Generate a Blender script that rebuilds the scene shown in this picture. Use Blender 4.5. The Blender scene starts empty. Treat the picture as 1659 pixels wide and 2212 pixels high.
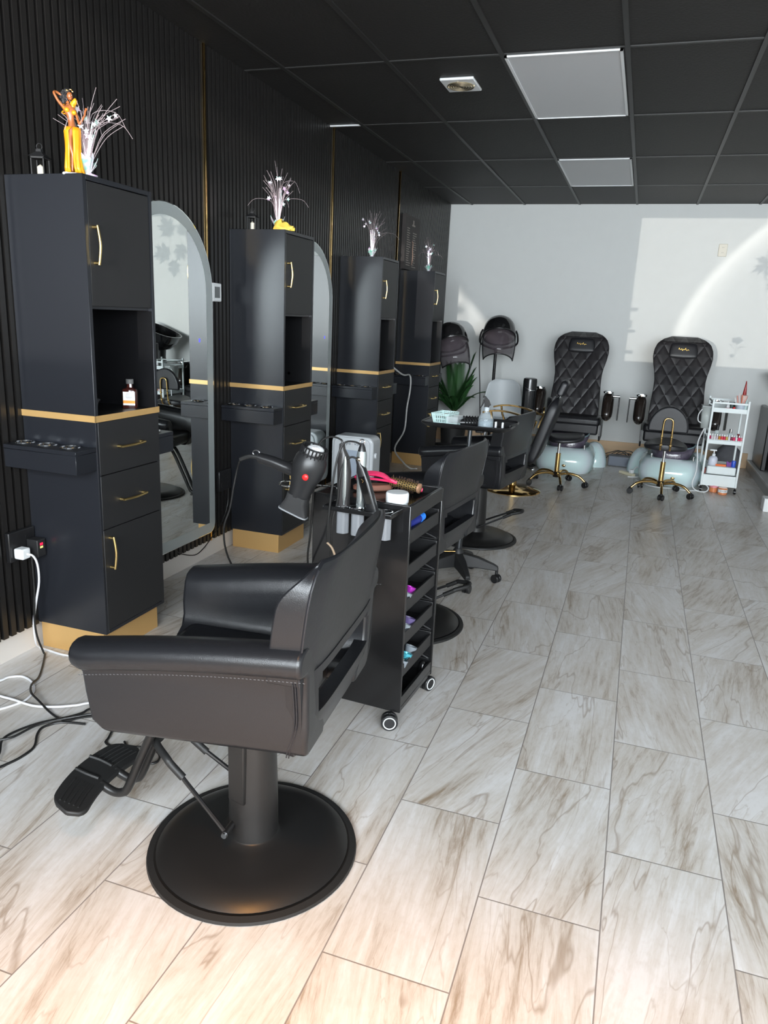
import bpy, bmesh, math, random
from math import sin, cos, pi, radians as R
from mathutils import Vector, Matrix
random.seed(7)
S = bpy.context.scene
COL = S.collection

# ------------------------------------------------------------------ camera
yaw, pitch, roll, CH = -0.3176867, -0.25671801, 0.04665449, 1.44494582
fw = Vector((sin(yaw)*cos(pitch), cos(yaw)*cos(pitch), sin(pitch)))
rt = Vector((cos(yaw), -sin(yaw), 0)); up = rt.cross(fw)
rt2 = rt*cos(roll)+up*sin(roll); up2 = -rt*sin(roll)+up*cos(roll)
cd = bpy.data.cameras.new('camera'); cam = bpy.data.objects.new('camera', cd); COL.objects.link(cam)
M = Matrix((rt2, up2, -fw)).transposed().to_4x4(); M.translation = Vector((0, 0, CH)); cam.matrix_world = M
cd.sensor_fit = 'VERTICAL'; cd.sensor_height = 36; cd.lens = 1601.24/2212*36; cd.clip_start = 0.05
S.camera = cam

# ------------------------------------------------------------------ colour management, world
S.view_settings.view_transform = 'Standard'; S.view_settings.look = 'None'
S.view_settings.gamma = 1; S.view_settings.use_curve_mapping = False
S.view_settings.exposure = 0.22
w = bpy.data.worlds.new('world'); S.world = w; w.use_nodes = True
bg = w.node_tree.nodes['Background']; bg.inputs[0].default_value = (0.75, 0.88, 1.0, 1); bg.inputs[1].default_value = 1.0

# ------------------------------------------------------------------ lights
def light(name, typ, loc, direction, energy, color, **kw):
    l = bpy.data.lights.new(name, typ); l.energy = energy; l.color = color
    for k, v in kw.items(): setattr(l, k, v)
    o = bpy.data.objects.new(name, l); COL.objects.link(o); o.location = loc
    o.rotation_euler = Vector(direction).to_track_quat('-Z', 'Y').to_euler(); return o
# low sun through the shop front
light('sun', 'SUN', (-1, -6, 3), (0.15, 1, -0.008), 0.66, (1.0, 0.95, 0.86), angle=R(0.09))
# daylight through the shop-front glazing
light('daylight', 'AREA', (0.55, -1.95, 1.95), (0, 1, -0.03), 600, (0.87, 0.945, 1.0), shape='RECTANGLE', size=5.6, size_y=1.7)
# added fill light before the solid sill wall, lifts the near floor
light('near_floor_fill', 'AREA', (0.5, -1.58, 0.62), (0, 1, 0.02), 14, (1.0, 0.85, 0.65), shape='RECTANGLE', size=5.2, size_y=1.0)
# added warm spot out of view overhead, tints the near floor orange
light('warm_floor_fill', 'SPOT', (-0.30, 0.12, 2.68), (0.0, 0.02, -1), 430, (1.0, 0.42, 0.06), spot_size=R(70), spot_blend=1.0, shadow_soft_size=0.12)
# sunlight glinting off something parked outside: curved caustic streaks thrown on to the back wall
GL = Vector((0.2, -8.0, 1.13))
g = light('sun_glint', 'SPOT', GL, (0, 1, 0.035), 4600, (1.0, 0.95, 0.88), spot_size=R(34), spot_blend=0.0, shadow_soft_size=0.03)
ld = g.data; ld.use_nodes = True; nt = ld.node_tree; em = nt.nodes['Emission']
tc = nt.nodes.new('ShaderNodeTexCoord'); sp = nt.nodes.new('ShaderNodeSeparateXYZ')
nt.links.new(tc.outputs['Normal'], sp.inputs[0])
def mth(op, a, b=None, c=None, clamp=False):
    n = nt.nodes.new('ShaderNodeMath'); n.operation = op; n.use_clamp = clamp
    for i, v in enumerate((a, b, c)):
        if v is None: continue
        if isinstance(v, (int, float)): n.inputs[i].default_value = v
        else: nt.links.new(v, n.inputs[i])
    return n.outputs[0]
# wall coordinates reached by each ray
g_rot = g.rotation_euler.to_matrix()
lx, ly, lz = sp.outputs[0], sp.outputs[1], sp.outputs[2]
def comp(i):
    r = g_rot[i]
    return mth('ADD', mth('ADD', mth('MULTIPLY', lx, r[0]), mth('MULTIPLY', ly, r[1])), mth('MULTIPLY', lz, r[2]))
dx, dy, dz = comp(0), comp(1), comp(2)
X = mth('ADD', mth('MULTIPLY', mth('DIVIDE', dx, dy), 17.0), GL.x)
Z = mth('ADD', mth('MULTIPLY', mth('DIVIDE', dz, dy), 17.0), GL.z)
zz = mth('MAXIMUM', mth('SUBTRACT', Z, 1.15), 0.0)
curve = mth('ADD', mth('MULTIPLY', mth('MULTIPLY', zz, zz), 0.40), 0.25)
d1 = mth('SUBTRACT', X, curve)
s1 = mth('DIVIDE', d1, 0.09, clamp=True)
f1 = mth('MULTIPLY', s1, mth('ADD', mth('MULTIPLY', mth('POWER', 2.718, mth('MULTIPLY', mth('MAXIMUM', d1, 0.0), -7.0)), 1.5), 0.0))
cl = mth('SUBTRACT', -2.35, mth('MULTIPLY', mth('SUBTRACT', Z, 2.06), 1.0))
d2 = mth('SUBTRACT', mth('ADD', cl, 0.0), X)
s2 = mth('DIVIDE', d2, 0.12, clamp=True)
f2 = mth('MULTIPLY', s2, mth('ADD', mth('MULTIPLY', mth('POWER', 2.718, mth('MULTIPLY', mth('MAXIMUM', d2, 0.0), -4.0)), 0.8), 0.5))
lowfade = mth('DIVIDE', mth('SUBTRACT', Z, 1.24), 0.10, clamp=True)
f2 = mth('MULTIPLY', f2, lowfade)
f1 = mth('MULTIPLY', f1, mth('DIVIDE', mth('SUBTRACT', Z, 1.05), 0.3, clamp=True))
sel = mth('GREATER_THAN', X, -0.9)
tot = mth('ADD', mth('MULTIPLY', f1, sel), mth('MULTIPLY', f2, mth('SUBTRACT', 1.0, sel)))
nt.links.new(tot, em.inputs['Strength'])

# ------------------------------------------------------------------ materials
MATS = {}
def mat(name, col, rough=0.5, metal=0.0, bump=0.0, bscale=40.0, var=0.0, coat=0.0, alpha=1.0, trans=0.0, spec=None, emit=None, bdist=0.002, stretch=None, ior=None):
    if name in MATS: return MATS[name]
    m = bpy.data.materials.new(name); m.use_nodes = True; MATS[name] = m
    nt = m.node_tree; b = nt.nodes['Principled BSDF']
    b.inputs['Base Color'].default_value = (*col, 1); b.inputs['Roughness'].default_value = rough
    b.inputs['Metallic'].default_value = metal; b.inputs['Coat Weight'].default_value = coat
    b.inputs['Coat Roughness'].default_value = 0.05
    b.inputs['Alpha'].default_value = alpha; b.inputs['Transmission Weight'].default_value = trans
    if ior: b.inputs['IOR'].default_value = ior
    if spec is not None: b.inputs['Specular IOR Level'].default_value = spec
    if emit: b.inputs['Emission Color'].default_value = (*emit[0], 1); b.inputs['Emission Strength'].default_value = emit[1]
    if bump or var:
        tc = nt.nodes.new('ShaderNodeTexCoord'); mp = nt.nodes.new('ShaderNodeMapping')
        if stretch: mp.inputs['Scale'].default_value = stretch
        nt.links.new(tc.outputs['Object'], mp.inputs[0])
        n = nt.nodes.new('ShaderNodeTexNoise'); n.inputs['Scale'].default_value = bscale; n.inputs['Detail'].default_value = 6
        nt.links.new(mp.outputs[0], n.inputs['Vector'])
        if bump:
            bp = nt.nodes.new('ShaderNodeBump'); bp.inputs['Strength'].default_value = bump; bp.inputs['Distance'].default_value = bdist
            nt.links.new(n.outputs[0], bp.inputs['Height']); nt.links.new(bp.outputs[0], b.inputs['Normal'])
        if var:
            n2 = nt.nodes.new('ShaderNodeTexNoise'); n2.inputs['Scale'].default_value = bscale*0.15; n2.inputs['Detail'].default_value = 4
            nt.links.new(mp.outputs[0], n2.inputs['Vector'])
            mx = nt.nodes.new('ShaderNodeMix'); mx.data_type = 'RGBA'
            mx.inputs[6].default_value = (*[c*(1-var) for c in col], 1); mx.inputs[7].default_value = (*[min(1, c*(1+var)) for c in col], 1)
            nt.links.new(n2.outputs[0], mx.inputs[0]); nt.links.new(mx.outputs[2], b.inputs['Base Color'])
    return m
satin = mat('satin black laminate', (0.015, 0.0165, 0.021), 0.30, bump=0.25, bscale=420, bdist=0.0006)
door_m = mat('matte black door laminate', (0.017, 0.017, 0.018), 0.5, bump=0.2, bscale=420, bdist=0.0006)
dark_in = mat('dark recess shade', (0.005, 0.005, 0.006), 0.38)  # shade painted into the station recess, also the black of slots and holes
brass = mat('brushed brass', (0.88, 0.64, 0.27), 0.28, 1.0, bump=0.1, bscale=200)
gold = mat('polished gold', (0.75, 0.50, 0.20), 0.12, 1.0)
goldlam = mat('gold laminate', (0.66, 0.41, 0.16), 0.38, 0.35, bump=0.1, bscale=120)
chrome = mat('chrome', (0.80, 0.82, 0.84), 0.08, 1.0)
slat_m = mat('black wood slat', (0.0125, 0.0115, 0.011), 0.33, bump=0.5, bscale=60, stretch=(6, 6, 0.5), bdist=0.001)
whitewall = mat('white wall paint', (0.80, 0.815, 0.80), 0.7, bump=0.15, bscale=60, var=0.02)
base_w = mat('white baseboard', (0.70, 0.66, 0.62), 0.5)
ceil_m = mat('black ceiling tile', (0.013, 0.0115, 0.0105), 0.62, bump=0.6, bscale=75, bdist=0.004)
bar_m = mat('black ceiling bar', (0.024, 0.023, 0.022), 0.45)
rubber = mat('black rubber', (0.012, 0.012, 0.012), 0.55, bump=0.2, bscale=90)
bpl = mat('black plastic', (0.012, 0.012, 0.013), 0.28)
bpl_m = mat('matte black plastic', (0.016, 0.016, 0.017), 0.5)
powder = mat('black powder coat', (0.0115, 0.011, 0.0108), 0.38, bump=0.25, bscale=500, bdist=0.0005)
white_pl = mat('white plastic', (0.80, 0.82, 0.83), 0.35)
white_mt = mat('white enamel metal', (0.80, 0.86, 0.86), 0.3)
gloss_w = mat('glossy white moulding', (0.74, 0.77, 0.80), 0.25, coat=0.3)
red_pl = mat('red plastic', (0.75, 0.02, 0.02), 0.35)
pine = mat('knotty pine board', (0.74, 0.52, 0.32), 0.6, bump=0.2, bscale=30, var=0.35, stretch=(0.25, 1, 2.5))
clear = mat('clear plastic', (0.9, 0.95, 0.97), 0.05, alpha=0.28)
smoke_pl = mat('smoked clear plastic', (0.10, 0.10, 0.11), 0.08, alpha=0.55)
mirror_m = mat('mirror glass', (0.86, 0.90, 0.89), 0.0, 1.0)
frost = mat('frosted mirror border', (0.42, 0.46, 0.46), 0.35, 0.25)
lampw = mat('lamp diffuser', (0.62, 0.63, 0.65), 0.4)

def leather(name, col, rough):
    m = mat(name, col, rough)
    nt = m.node_tree; b = nt.nodes['Principled BSDF']
    tc = nt.nodes.new('ShaderNodeTexCoord')
    v = nt.nodes.new('ShaderNodeTexVoronoi'); v.inputs['Scale'].default_value = 320; v.feature = 'DISTANCE_TO_EDGE'
    n = nt.nodes.new('ShaderNodeTexNoise'); n.inputs['Scale'].default_value = 22; n.inputs['Detail'].default_value = 5; n.inputs['Distortion'].default_value = 1.4
    ds = nt.nodes.new('ShaderNodeMix'); ds.data_type = 'RGBA'; ds.inputs[0].default_value = 0.02
    nt.links.new(tc.outputs['Object'], ds.inputs[6]); nt.links.new(n.outputs[1], ds.inputs[7]); nt.links.new(ds.outputs[2], v.inputs['Vector'])
    nt.links.new(tc.outputs['Object'], n.inputs['Vector'])
    ad = nt.nodes.new('ShaderNodeMath'); ad.operation = 'MULTIPLY_ADD'; ad.inputs[1].default_value = 1.6
    nt.links.new(n.outputs[0], ad.inputs[0]); nt.links.new(v.outputs['Distance'], ad.inputs[2])
    bp = nt.nodes.new('ShaderNodeBump'); bp.inputs['Strength'].default_value = 0.16; bp.inputs['Distance'].default_value = 0.0016
    nt.links.new(ad.outputs[0], bp.inputs['Height']); nt.links.new(bp.outputs[0], b.inputs['Normal'])
    return m
lea = leather('black leatherette', (0.011, 0.0115, 0.0135), 0.30)
lea2 = leather('soft black upholstery', (0.014, 0.014, 0.017), 0.4)

def quilt():
    m = mat('diamond quilted black leather', (0.020, 0.018, 0.020), 0.36)
    nt = m.node_tree; b = nt.nodes['Principled BSDF']
    tc = nt.nodes.new('ShaderNodeTexCoord'); sp = nt.nodes.new('ShaderNodeSeparateXYZ'); nt.links.new(tc.outputs['Object'], sp.inputs[0])
    def mt(op, a, bb=None):
        n = nt.nodes.new('ShaderNodeMath'); n.operation = op
        for i, v in enumerate((a, bb)):
            if v is None: continue
            if isinstance(v, (int, float)): n.inputs[i].default_value = v
            else: nt.links.new(v, n.inputs[i])
        return n.outputs[0]
    a = mt('MULTIPLY', mt('ADD', mt('MULTIPLY', sp.outputs[0], 1.55), sp.outputs[2]), 5.0)
    c = mt('MULTIPLY', mt('SUBTRACT', mt('MULTIPLY', sp.outputs[0], 1.55), sp.outputs[2]), 5.0)
    def ridge(v):
        return mt('POWER', mt('ABSOLUTE', mt('SUBTRACT', mt('FRACT', v), 0.5)), 3.0)   # 0.125 on the seam
    h = mt('MAXIMUM', ridge(a), ridge(c))
    inv = mt('MULTIPLY', h, -8.0)
    bp = nt.nodes.new('ShaderNodeBump'); bp.inputs['Strength'].default_value = 0.38; bp.inputs['Distance'].default_value = 0.013
    nt.links.new(inv, bp.inputs['Height']); nt.links.new(bp.outputs[0], b.inputs['Normal'])
    return m
quilt_m = quilt()

def pearl():
    m = mat('pearly white shell', (0.70, 0.88, 0.87), 0.12, coat=0.6)
    nt = m.node_tree; b = nt.nodes['Principled BSDF']
    lw = nt.nodes.new('ShaderNodeLayerWeight'); lw.inputs[0].default_value = 0.35
    cr = nt.nodes.new('ShaderNodeValToRGB'); cr.color_ramp.elements[0].color = (0.66, 0.86, 0.85, 1)
    cr.color_ramp.elements[1].color = (0.50, 0.86, 0.80, 1); e = cr.color_ramp.elements.new(0.35); e.color = (0.76, 0.84, 0.90, 1)
    nt.links.new(lw.outputs['Facing'], cr.inputs[0]); nt.links.new(cr.outputs[0], b.inputs['Base Color'])
    return m
pearl_m = pearl()
glitter = mat('dark glittery bowl resin', (0.12, 0.10, 0.14), 0.15, bump=0.9, bscale=90, var=0.8, coat=0.5)

def iri():
    m = mat('iridescent foil', (0.8, 0.75, 0.85), 0.2, 0.3)
    nt = m.node_tree; b = nt.nodes['Principled BSDF']
    tc = nt.nodes.new('ShaderNodeTexCoord'); n = nt.nodes.new('ShaderNodeTexNoise'); n.inputs['Scale'].default_value = 26
    nt.links.new(tc.outputs['Object'], n.inputs['Vector'])
    cr = nt.nodes.new('ShaderNodeValToRGB'); cr.color_ramp.interpolation = 'LINEAR'
    cr.color_ramp.elements[0].position = 0.36; cr.color_ramp.elements[0].color = (0.35, 0.9, 0.7, 1)
    cr.color_ramp.elements[1].position = 0.64; cr.color_ramp.elements[1].color = (0.85, 0.55, 0.85, 1)
    e = cr.color_ramp.elements.new(0.46); e.color = (0.85, 0.87, 0.92, 1); e = cr.color_ramp.elements.new(0.55); e.color = (0.9, 0.85, 0.9, 1)
    nt.links.new(n.outputs[0], cr.inputs[0]); nt.links.new(cr.outputs[0], b.inputs['Base Color'])
    return m
iri_m = iri()

TW, TL, TX, TY = 0.307, 0.614, -0.22819134, 1.318061
def floor_mat():
    m = mat('wood-vein porcelain tile', (0.6, 0.57, 0.53), 0.34)
    nt = m.node_tree; b = nt.nodes['Principled BSDF']; L = nt.links
    tc = nt.nodes.new('ShaderNodeTexCoord'); sp = nt.nodes.new('ShaderNodeSeparateXYZ'); L.new(tc.outputs['Object'], sp.inputs[0])
    def mt(op, a, bb=None, c=None, clamp=False):
        n = nt.nodes.new('ShaderNodeMath'); n.operation = op; n.use_clamp = clamp
        for i, v in enumerate((a, bb, c)):
            if v is None: continue
            if isinstance(v, (int, float)): n.inputs[i].default_value = v
            else: L.new(v, n.inputs[i])
        return n.outputs[0]
    u = mt('DIVIDE', mt('SUBTRACT', sp.outputs[0], TX), TW)
    k = mt('FLOOR', u)
    par = mt('FLOORED_MODULO', mt('ADD', k, 1.0), 2.0)
    v = mt('SUBTRACT', mt('DIVIDE', mt('SUBTRACT', sp.outputs[1], TY), TL), mt('MULTIPLY', par, 0.5))
    r = mt('FLOOR', v)
    fu, fv = mt('FRACT', u), mt('FRACT', v)
    eu = mt('MULTIPLY', mt('MINIMUM', fu, mt('SUBTRACT', 1.0, fu)), TW)
    ev = mt('MULTIPLY', mt('MINIMUM', fv, mt('SUBTRACT', 1.0, fv)), TL)
    e = mt('MINIMUM', eu, ev)
    grout = mt('SUBTRACT', 1.0, mt('DIVIDE', mt('SUBTRACT', e, 0.0012), 0.0010, clamp=True), clamp=True)
    cb = nt.nodes.new('ShaderNodeCombineXYZ'); L.new(k, cb.inputs[0]); L.new(r, cb.inputs[1])
    wn = nt.nodes.new('ShaderNodeTexWhiteNoise'); wn.noise_dimensions = '3D'; L.new(cb.outputs[0], wn.inputs[0])
    off = nt.nodes.new('ShaderNodeVectorMath'); off.operation = 'SCALE'; off.inputs['Scale'].default_value = 37.0; L.new(wn.outputs['Color'], off.inputs[0])
    ad = nt.nodes.new('ShaderNodeVectorMath'); L.new(tc.outputs['Object'], ad.inputs[0]); L.new(off.outputs[0], ad.inputs[1])
    rot = nt.nodes.new('ShaderNodeVectorRotate'); rot.rotation_type = 'Z_AXIS'; L.new(tc.outputs['Object'], rot.inputs['Vector'])
    L.new(mt('MULTIPLY', mt('SUBTRACT', wn.outputs['Value'], 0.35), 0.75), rot.inputs['Angle'])
    ad2 = nt.nodes.new('ShaderNodeVectorMath'); L.new(rot.outputs[0], ad2.inputs[0]); L.new(off.outputs[0], ad2.inputs[1])
    def noise(sc, det, stx, dist=0.0, rough=0.55):
        mp = nt.nodes.new('ShaderNodeMapping'); mp.inputs['Scale'].default_value = stx; L.new(ad2.outputs[0], mp.inputs[0])
        n = nt.nodes.new('ShaderNodeTexNoise'); n.inputs['Scale'].default_value = sc; n.inputs['Detail'].default_value = det
        n.inputs['Distortion'].default_value = dist; n.inputs['Roughness'].default_value = rough; L.new(mp.outputs[0], n.inputs['Vector']); return n.outputs[0]
    broad = noise(2.2, 6, (3.0, 0.55, 1), 0.45)
    fine = noise(12.0, 10, (4.0, 0.40, 1), 0.35, 0.72)
    spk = noise(60.0, 4, (1, 0.6, 1))
    vein = noise(1.7, 4, (2.4, 0.42, 1), 0.5, 0.5)
    vl = mt('SUBTRACT', 1.0, mt('DIVIDE', mt('ABSOLUTE', mt('SUBTRACT', vein, 0.5)), 0.007), clamp=True)
    vein2 = noise(3.3, 4, (2.6, 0.36, 1), 0.6, 0.5)
    vl2 = mt('SUBTRACT', 1.0, mt('DIVIDE', mt('ABSOLUTE', mt('SUBTRACT', vein2, 0.55)), 0.008), clamp=True)
    cr = nt.nodes.new('ShaderNodeValToRGB'); cr.color_ramp.elements[0].position = 0.34; cr.color_ramp.elements[0].color = (0.27, 0.205, 0.145, 1)
    cr.color_ramp.elements[1].position = 0.60; cr.color_ramp.elements[1].color = (0.655, 0.64, 0.63, 1)
    e2 = cr.color_ramp.elements.new(0.45); e2.color = (0.53, 0.49, 0.445, 1)
    L.new(mt('ADD', mt('MULTIPLY', broad, 0.52), mt('MULTIPLY', fine, 0.48)), cr.inputs[0])
    def mixc(f, c1, c2):
        mx = nt.nodes.new('ShaderNodeMix'); mx.data_type = 'RGBA'; L.new(f, mx.inputs[0])
        if isinstance(c1, tuple): mx.inputs[6].default_value = c1
        else: L.new(c1, mx.inputs[6])
        mx.inputs[7].default_value = c2; return mx.outputs[2]
    c = mixc(mt('MULTIPLY', vl, 0.55), cr.outputs[0], (0.22, 0.155, 0.10, 1))
    c = mixc(mt('MULTIPLY', vl2, 0.34), c, (0.28, 0.21, 0.15, 1))
    c = mixc(mt('MULTIPLY', mt('SUBTRACT', spk, 0.5, clamp=True), 0.9), c, (0.40, 0.34, 0.28, 1))
    c = mixc(mt('MULTIPLY', grout, 0.9), c, (0.20, 0.175, 0.16, 1))
    L.new(c, b.inputs['Base Color'])
    bp = nt.nodes.new('ShaderNodeBump'); bp.inputs['Strength'].default_value = 0.35; bp.inputs['Distance'].default_value = 0.002
    L.new(mt('SUBTRACT', mt('MULTIPLY', fine, 0.4), grout), bp.inputs['Height']); L.new(bp.outputs[0], b.inputs['Normal'])
    L.new(mt('ADD', mt('MULTIPLY', fine, 0.16), 0.27), b.inputs['Roughness'])
    return m
floor_m = floor_mat()

# ------------------------------------------------------------------ mesh helpers
class MB:
    def __init__(s): s.v = []; s.f = []
    def add(s, vs, fs):
        n = len(s.v); s.v += [tuple(p) for p in vs]; s.f += [tuple(i+n for i in f) for f in fs]; return s
    def box(s, x0, x1, y0, y1, z0, z1):
        return s.add([(x, y, z) for x in (x0, x1) for y in (y0, y1) for z in (z0, z1)],
                     [(0, 1, 3, 2), (4, 6, 7, 5), (0, 4, 5, 1), (2, 3, 7, 6), (0, 2, 6, 4), (1, 5, 7, 3)])
    def cyl(s, p0, p1, r0, r1=None, n=16):
        r1 = r0 if r1 is None else r1
        p0, p1 = Vector(p0), Vector(p1); q = (p1-p0).to_track_quat('Z', 'Y')
        vs = [p0+q@Vector((cos(2*pi*i/n)*r0, sin(2*pi*i/n)*r0, 0)) for i in range(n)]
        vs += [p1+q@Vector((cos(2*pi*i/n)*r1, sin(2*pi*i/n)*r1, 0)) for i in range(n)]
        return s.add(vs, [(i, (i+1) % n, n+(i+1) % n, n+i) for i in range(n)]+[tuple(range(n))[::-1], tuple(range(n, 2*n))])
    def lathe(s, prof, c=(0, 0, 0), n=24, sx=1, sy=1, rotm=None):
        vs = []
        for r, z in prof:
            for i in range(n):
                p = Vector((cos(2*pi*i/n)*r*sx, sin(2*pi*i/n)*r*sy, z))
                if rotm: p = rotm@p
                vs.append(p+Vector(c))
        fs = [(j*n+i, j*n+(i+1) % n, (j+1)*n+(i+1) % n, (j+1)*n+i) for j in range(len(prof)-1) for i in range(n)]
        fs += [tuple(range(n))[::-1], tuple(range((len(prof)-1)*n, len(prof)*n))]
        return s.add(vs, fs)
    def tube(s, pts, r, n=8, smooth=4, closed=False):
        P = [Vector(p) for p in pts]
        if smooth > 1 and len(P) > 2:
            Q = []; m = len(P)
            rng = range(m if closed else m-1)
            for i in rng:
                a = P[(i-1) % m] if closed or i > 0 else P[0]; b_ = P[i]; c = P[(i+1) % m]; d = P[(i+2) % m] if closed or i+2 < m else P[-1]
                for k in range(smooth):
                    t = k/smooth
                    Q.append(0.5*((2*b_)+(c-a)*t+(2*a-5*b_+4*c-d)*t*t+(3*b_-a-3*c+d)*t**3))
            if not closed: Q.append(P[-1])
            P = Q
        m = len(P); vs = []; prev = None
        for i, p in enumerate(P):
            if closed: t = (P[(i+1) % m]-P[i-1])
            else: t = P[min(i+1, m-1)]-P[max(i-1, 0)]
            if t.length < 1e-9: t = Vector((0, 0, 1))
            t.normalize()
            if prev is None:
                a = Vector((0, 0, 1)) if abs(t.z) < 0.9 else Vector((1, 0, 0)); u = t.cross(a).normalized()
            else:
                u = (prev-t*prev.dot(t)); u = u.normalized() if u.length > 1e-6 else t.orthogonal().normalized()
            prev = u; v_ = t.cross(u)
            rr = r(i/(m-1)) if callable(r) else r
            vs += [p+u*cos(2*pi*k/n)*rr+v_*sin(2*pi*k/n)*rr for k in range(n)]
        fs = [(j*n+k, j*n+(k+1) % n, (j+1)*n+(k+1) % n, (j+1)*n+k) for j in range(m-1) for k in range(n)]
        if closed: fs += [((m-1)*n+k, (m-1)*n+(k+1) % n, (k+1) % n, k) for k in range(n)]
        else: fs += [tuple(range(n))[::-1], tuple(range((m-1)*n, m*n))]
        return s.add(vs, fs)
    def prism(s, pts, axis, a, b):
        def mk(p, t):
            if axis == 0: return (t, p[0], p[1])
            if axis == 1: return (p[0], t, p[1])
            return (p[0], p[1], t)
        n = len(pts)
        return s.add([mk(p, a) for p in pts]+[mk(p, b) for p in pts],
                     [tuple(range(n))[::-1], tuple(range(n, 2*n))]+[(i, (i+1) % n, n+(i+1) % n, n+i) for i in range(n)])
    def loft(s, rings, caps=True):
        n = len(rings[0]); m = len(rings)
        fs = [(j*n+i, j*n+(i+1) % n, (j+1)*n+(i+1) % n, (j+1)*n+i) for j in range(m-1) for i in range(n)]
        if caps: fs += [tuple(range(n))[::-1], tuple(range((m-1)*n, m*n))]
        return s.add([p for r_ in rings for p in r_], fs)
    def ball(s, c, rx, ry=None, rz=None, n=16, m=10):
        ry = ry or rx; rz = rz or rx
        prof = [(max(1e-5, sin(pi*j/m)), -cos(pi*j/m)) for j in range(m+1)]
        vs = [(c[0]+r*cos(2*pi*i/n)*rx, c[1]+r*sin(2*pi*i/n)*ry, c[2]+z*rz) for r, z in prof for i in range(n)]
        return s.add(vs, [(j*n+i, j*n+(i+1) % n, (j+1)*n+(i+1) % n, (j+1)*n+i) for j in range(m) for i in range(n)])
def sup(a, b, e, n, c=(0, 0)):
    out = []
    for i in range(n):
        t = 2*pi*i/n; ct, st = cos(t), sin(t)
        out.append((c[0]+a*math.copysign(abs(ct)**(2/e), ct), c[1]+b*math.copysign(abs(st)**(2/e), st)))
    return out
def obj(name, mb, m, parent=None, bevel=0, seg=2, loc=None, sub=0, flat=False, solid=0):
    me = bpy.data.meshes.new(name); me.from_pydata([tuple(p) for p in mb.v], [], mb.f); me.validate()
    bm = bmesh.new(); bm.from_mesh(me); bmesh.ops.recalc_face_normals(bm, faces=bm.faces); bm.to_mesh(me); bm.free()
    o = bpy.data.objects.new(name, me); COL.objects.link(o); me.materials.append(m)
    if not flat:
        me.shade_smooth(); me.set_sharp_from_angle(angle=R(38))
    if solid:
        sm = o.modifiers.new('s', 'SOLIDIFY'); sm.thickness = solid; sm.offset = 0
    if bevel:
        b = o.modifiers.new('b', 'BEVEL'); b.width = bevel; b.segments = seg; b.limit_method = 'ANGLE'; b.angle_limit = R(40)
    if sub:
        b = o.modifiers.new('u', 'SUBSURF'); b.levels = sub; b.render_levels = sub
    if parent: o.parent = parent
    if loc: o.location = loc
    return o
def thing(name, label, cat, loc=(0, 0, 0), rotz=0, group=None):
    o = bpy.data.objects.new(name, None); COL.objects.link(o); o.location = loc; o.rotation_euler = (0, 0, rotz)
    o.empty_display_size = 0.05
    o['label'] = label; o['category'] = cat
    if group: o['group'] = group
    return o
def tag(o, label, cat, group=None):
    o['label'] = label; o['category'] = cat
    if group: o['group'] = group
    return o
def struct(name, mb, m, **k):
    o = obj(name, mb, m, **k); o['kind'] = 'structure'; return o
def dup(root, loc, rotz, label, group=None):
    r = root.copy(); COL.objects.link(r); r.location = loc; r.rotation_euler = (0, 0, rotz); r['label'] = label
    if group: r['group'] = group
    for ch in list(root.children):
        c = ch.copy(); COL.objects.link(c); c.parent = r
        for g_ in ch.children:
            d = g_.copy(); COL.objects.link(d); d.parent = c
    return r
def text(name, s, size, m, parent, loc, rot, ext=0.0006, sx=1.0):
    c = bpy.data.curves.new(name, 'FONT'); c.body = s; c.size = size; c.extrude = ext; c.align_x = 'CENTER'; c.align_y = 'CENTER'
    t = bpy.data.objects.new(name, c); COL.objects.link(t); dg = bpy.context.evaluated_depsgraph_get()
    me = bpy.data.meshes.new_from_object(t.evaluated_get(dg)); bpy.data.objects.remove(t)
    o = bpy.data.objects.new(name, me); COL.objects.link(o); me.materials.clear(); me.materials.append(m)
    o.location = loc; o.rotation_euler = rot; o.scale = (sx, 1, 1)
    if parent: o.parent = parent
    return o
# ================================================================== THE ROOM
XL, XR, YF, YB, ZC = -2.335, 3.4, -1.6, 9.0, 2.75
struct('floor', MB().box(XL-0.1, XR+0.1, YF-0.1, YB+0.1, -0.1, 0), floor_m)
struct('ceiling', MB().box(XL-0.1, XR+0.1, YF-0.1, YB+0.1, ZC, ZC+0.1), ceil_m)
bars = MB()
gx = [-2.062+0.606*i for i in range(10)]; gy = [4.137+1.24*i for i in range(-5, 4)]
for x in gx: bars.box(x-0.012, x+0.012, YF, YB, ZC-0.007, ZC+0.002)
for y in gy: bars.box(XL, XR, y-0.009, y+0.009, ZC-0.005, ZC+0.002)
struct('trim_1', bars, bar_m)
wl = MB().box(XL-0.1, XL, YF, YB, 0, ZC)
y = -1.55
while y < 8.97:
    if not any(abs(y+0.012-t) < 0.02 for t in (3.708, 5.436, 7.03)):
        wl.box(XL, XL+0.033, y, y+0.025, 0.108, ZC)
    y += 0.0411
struct('wall_left', wl, slat_m)
struct('baseboard_left', MB().box(XL, XL+0.012, YF, YB, 0, 0.108), base_w)
for i, t in enumerate((3.708, 5.436, 7.03)):
    struct('trim_%d' % (i+2), MB().box(XL, XL+0.038, t-0.008, t+0.006, 0.108, ZC), gold)
struct('trim_5', MB().box(XL+0.03, -2.075, 5.355, 5.375, ZC-0.009, ZC-0.001), white_pl)
struct('wall_back', MB().box(XL-0.1, XR+0.1, YB, YB+0.1, 0, ZC), whitewall)
struct('wall_right', MB().box(XR, XR+0.1, YF, YB, 0, ZC), whitewall)
struct('baseboard_back', MB().box(XL, 1.25, YB-0.022, YB, 0, 0.168), pine, bevel=0.003)
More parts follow.
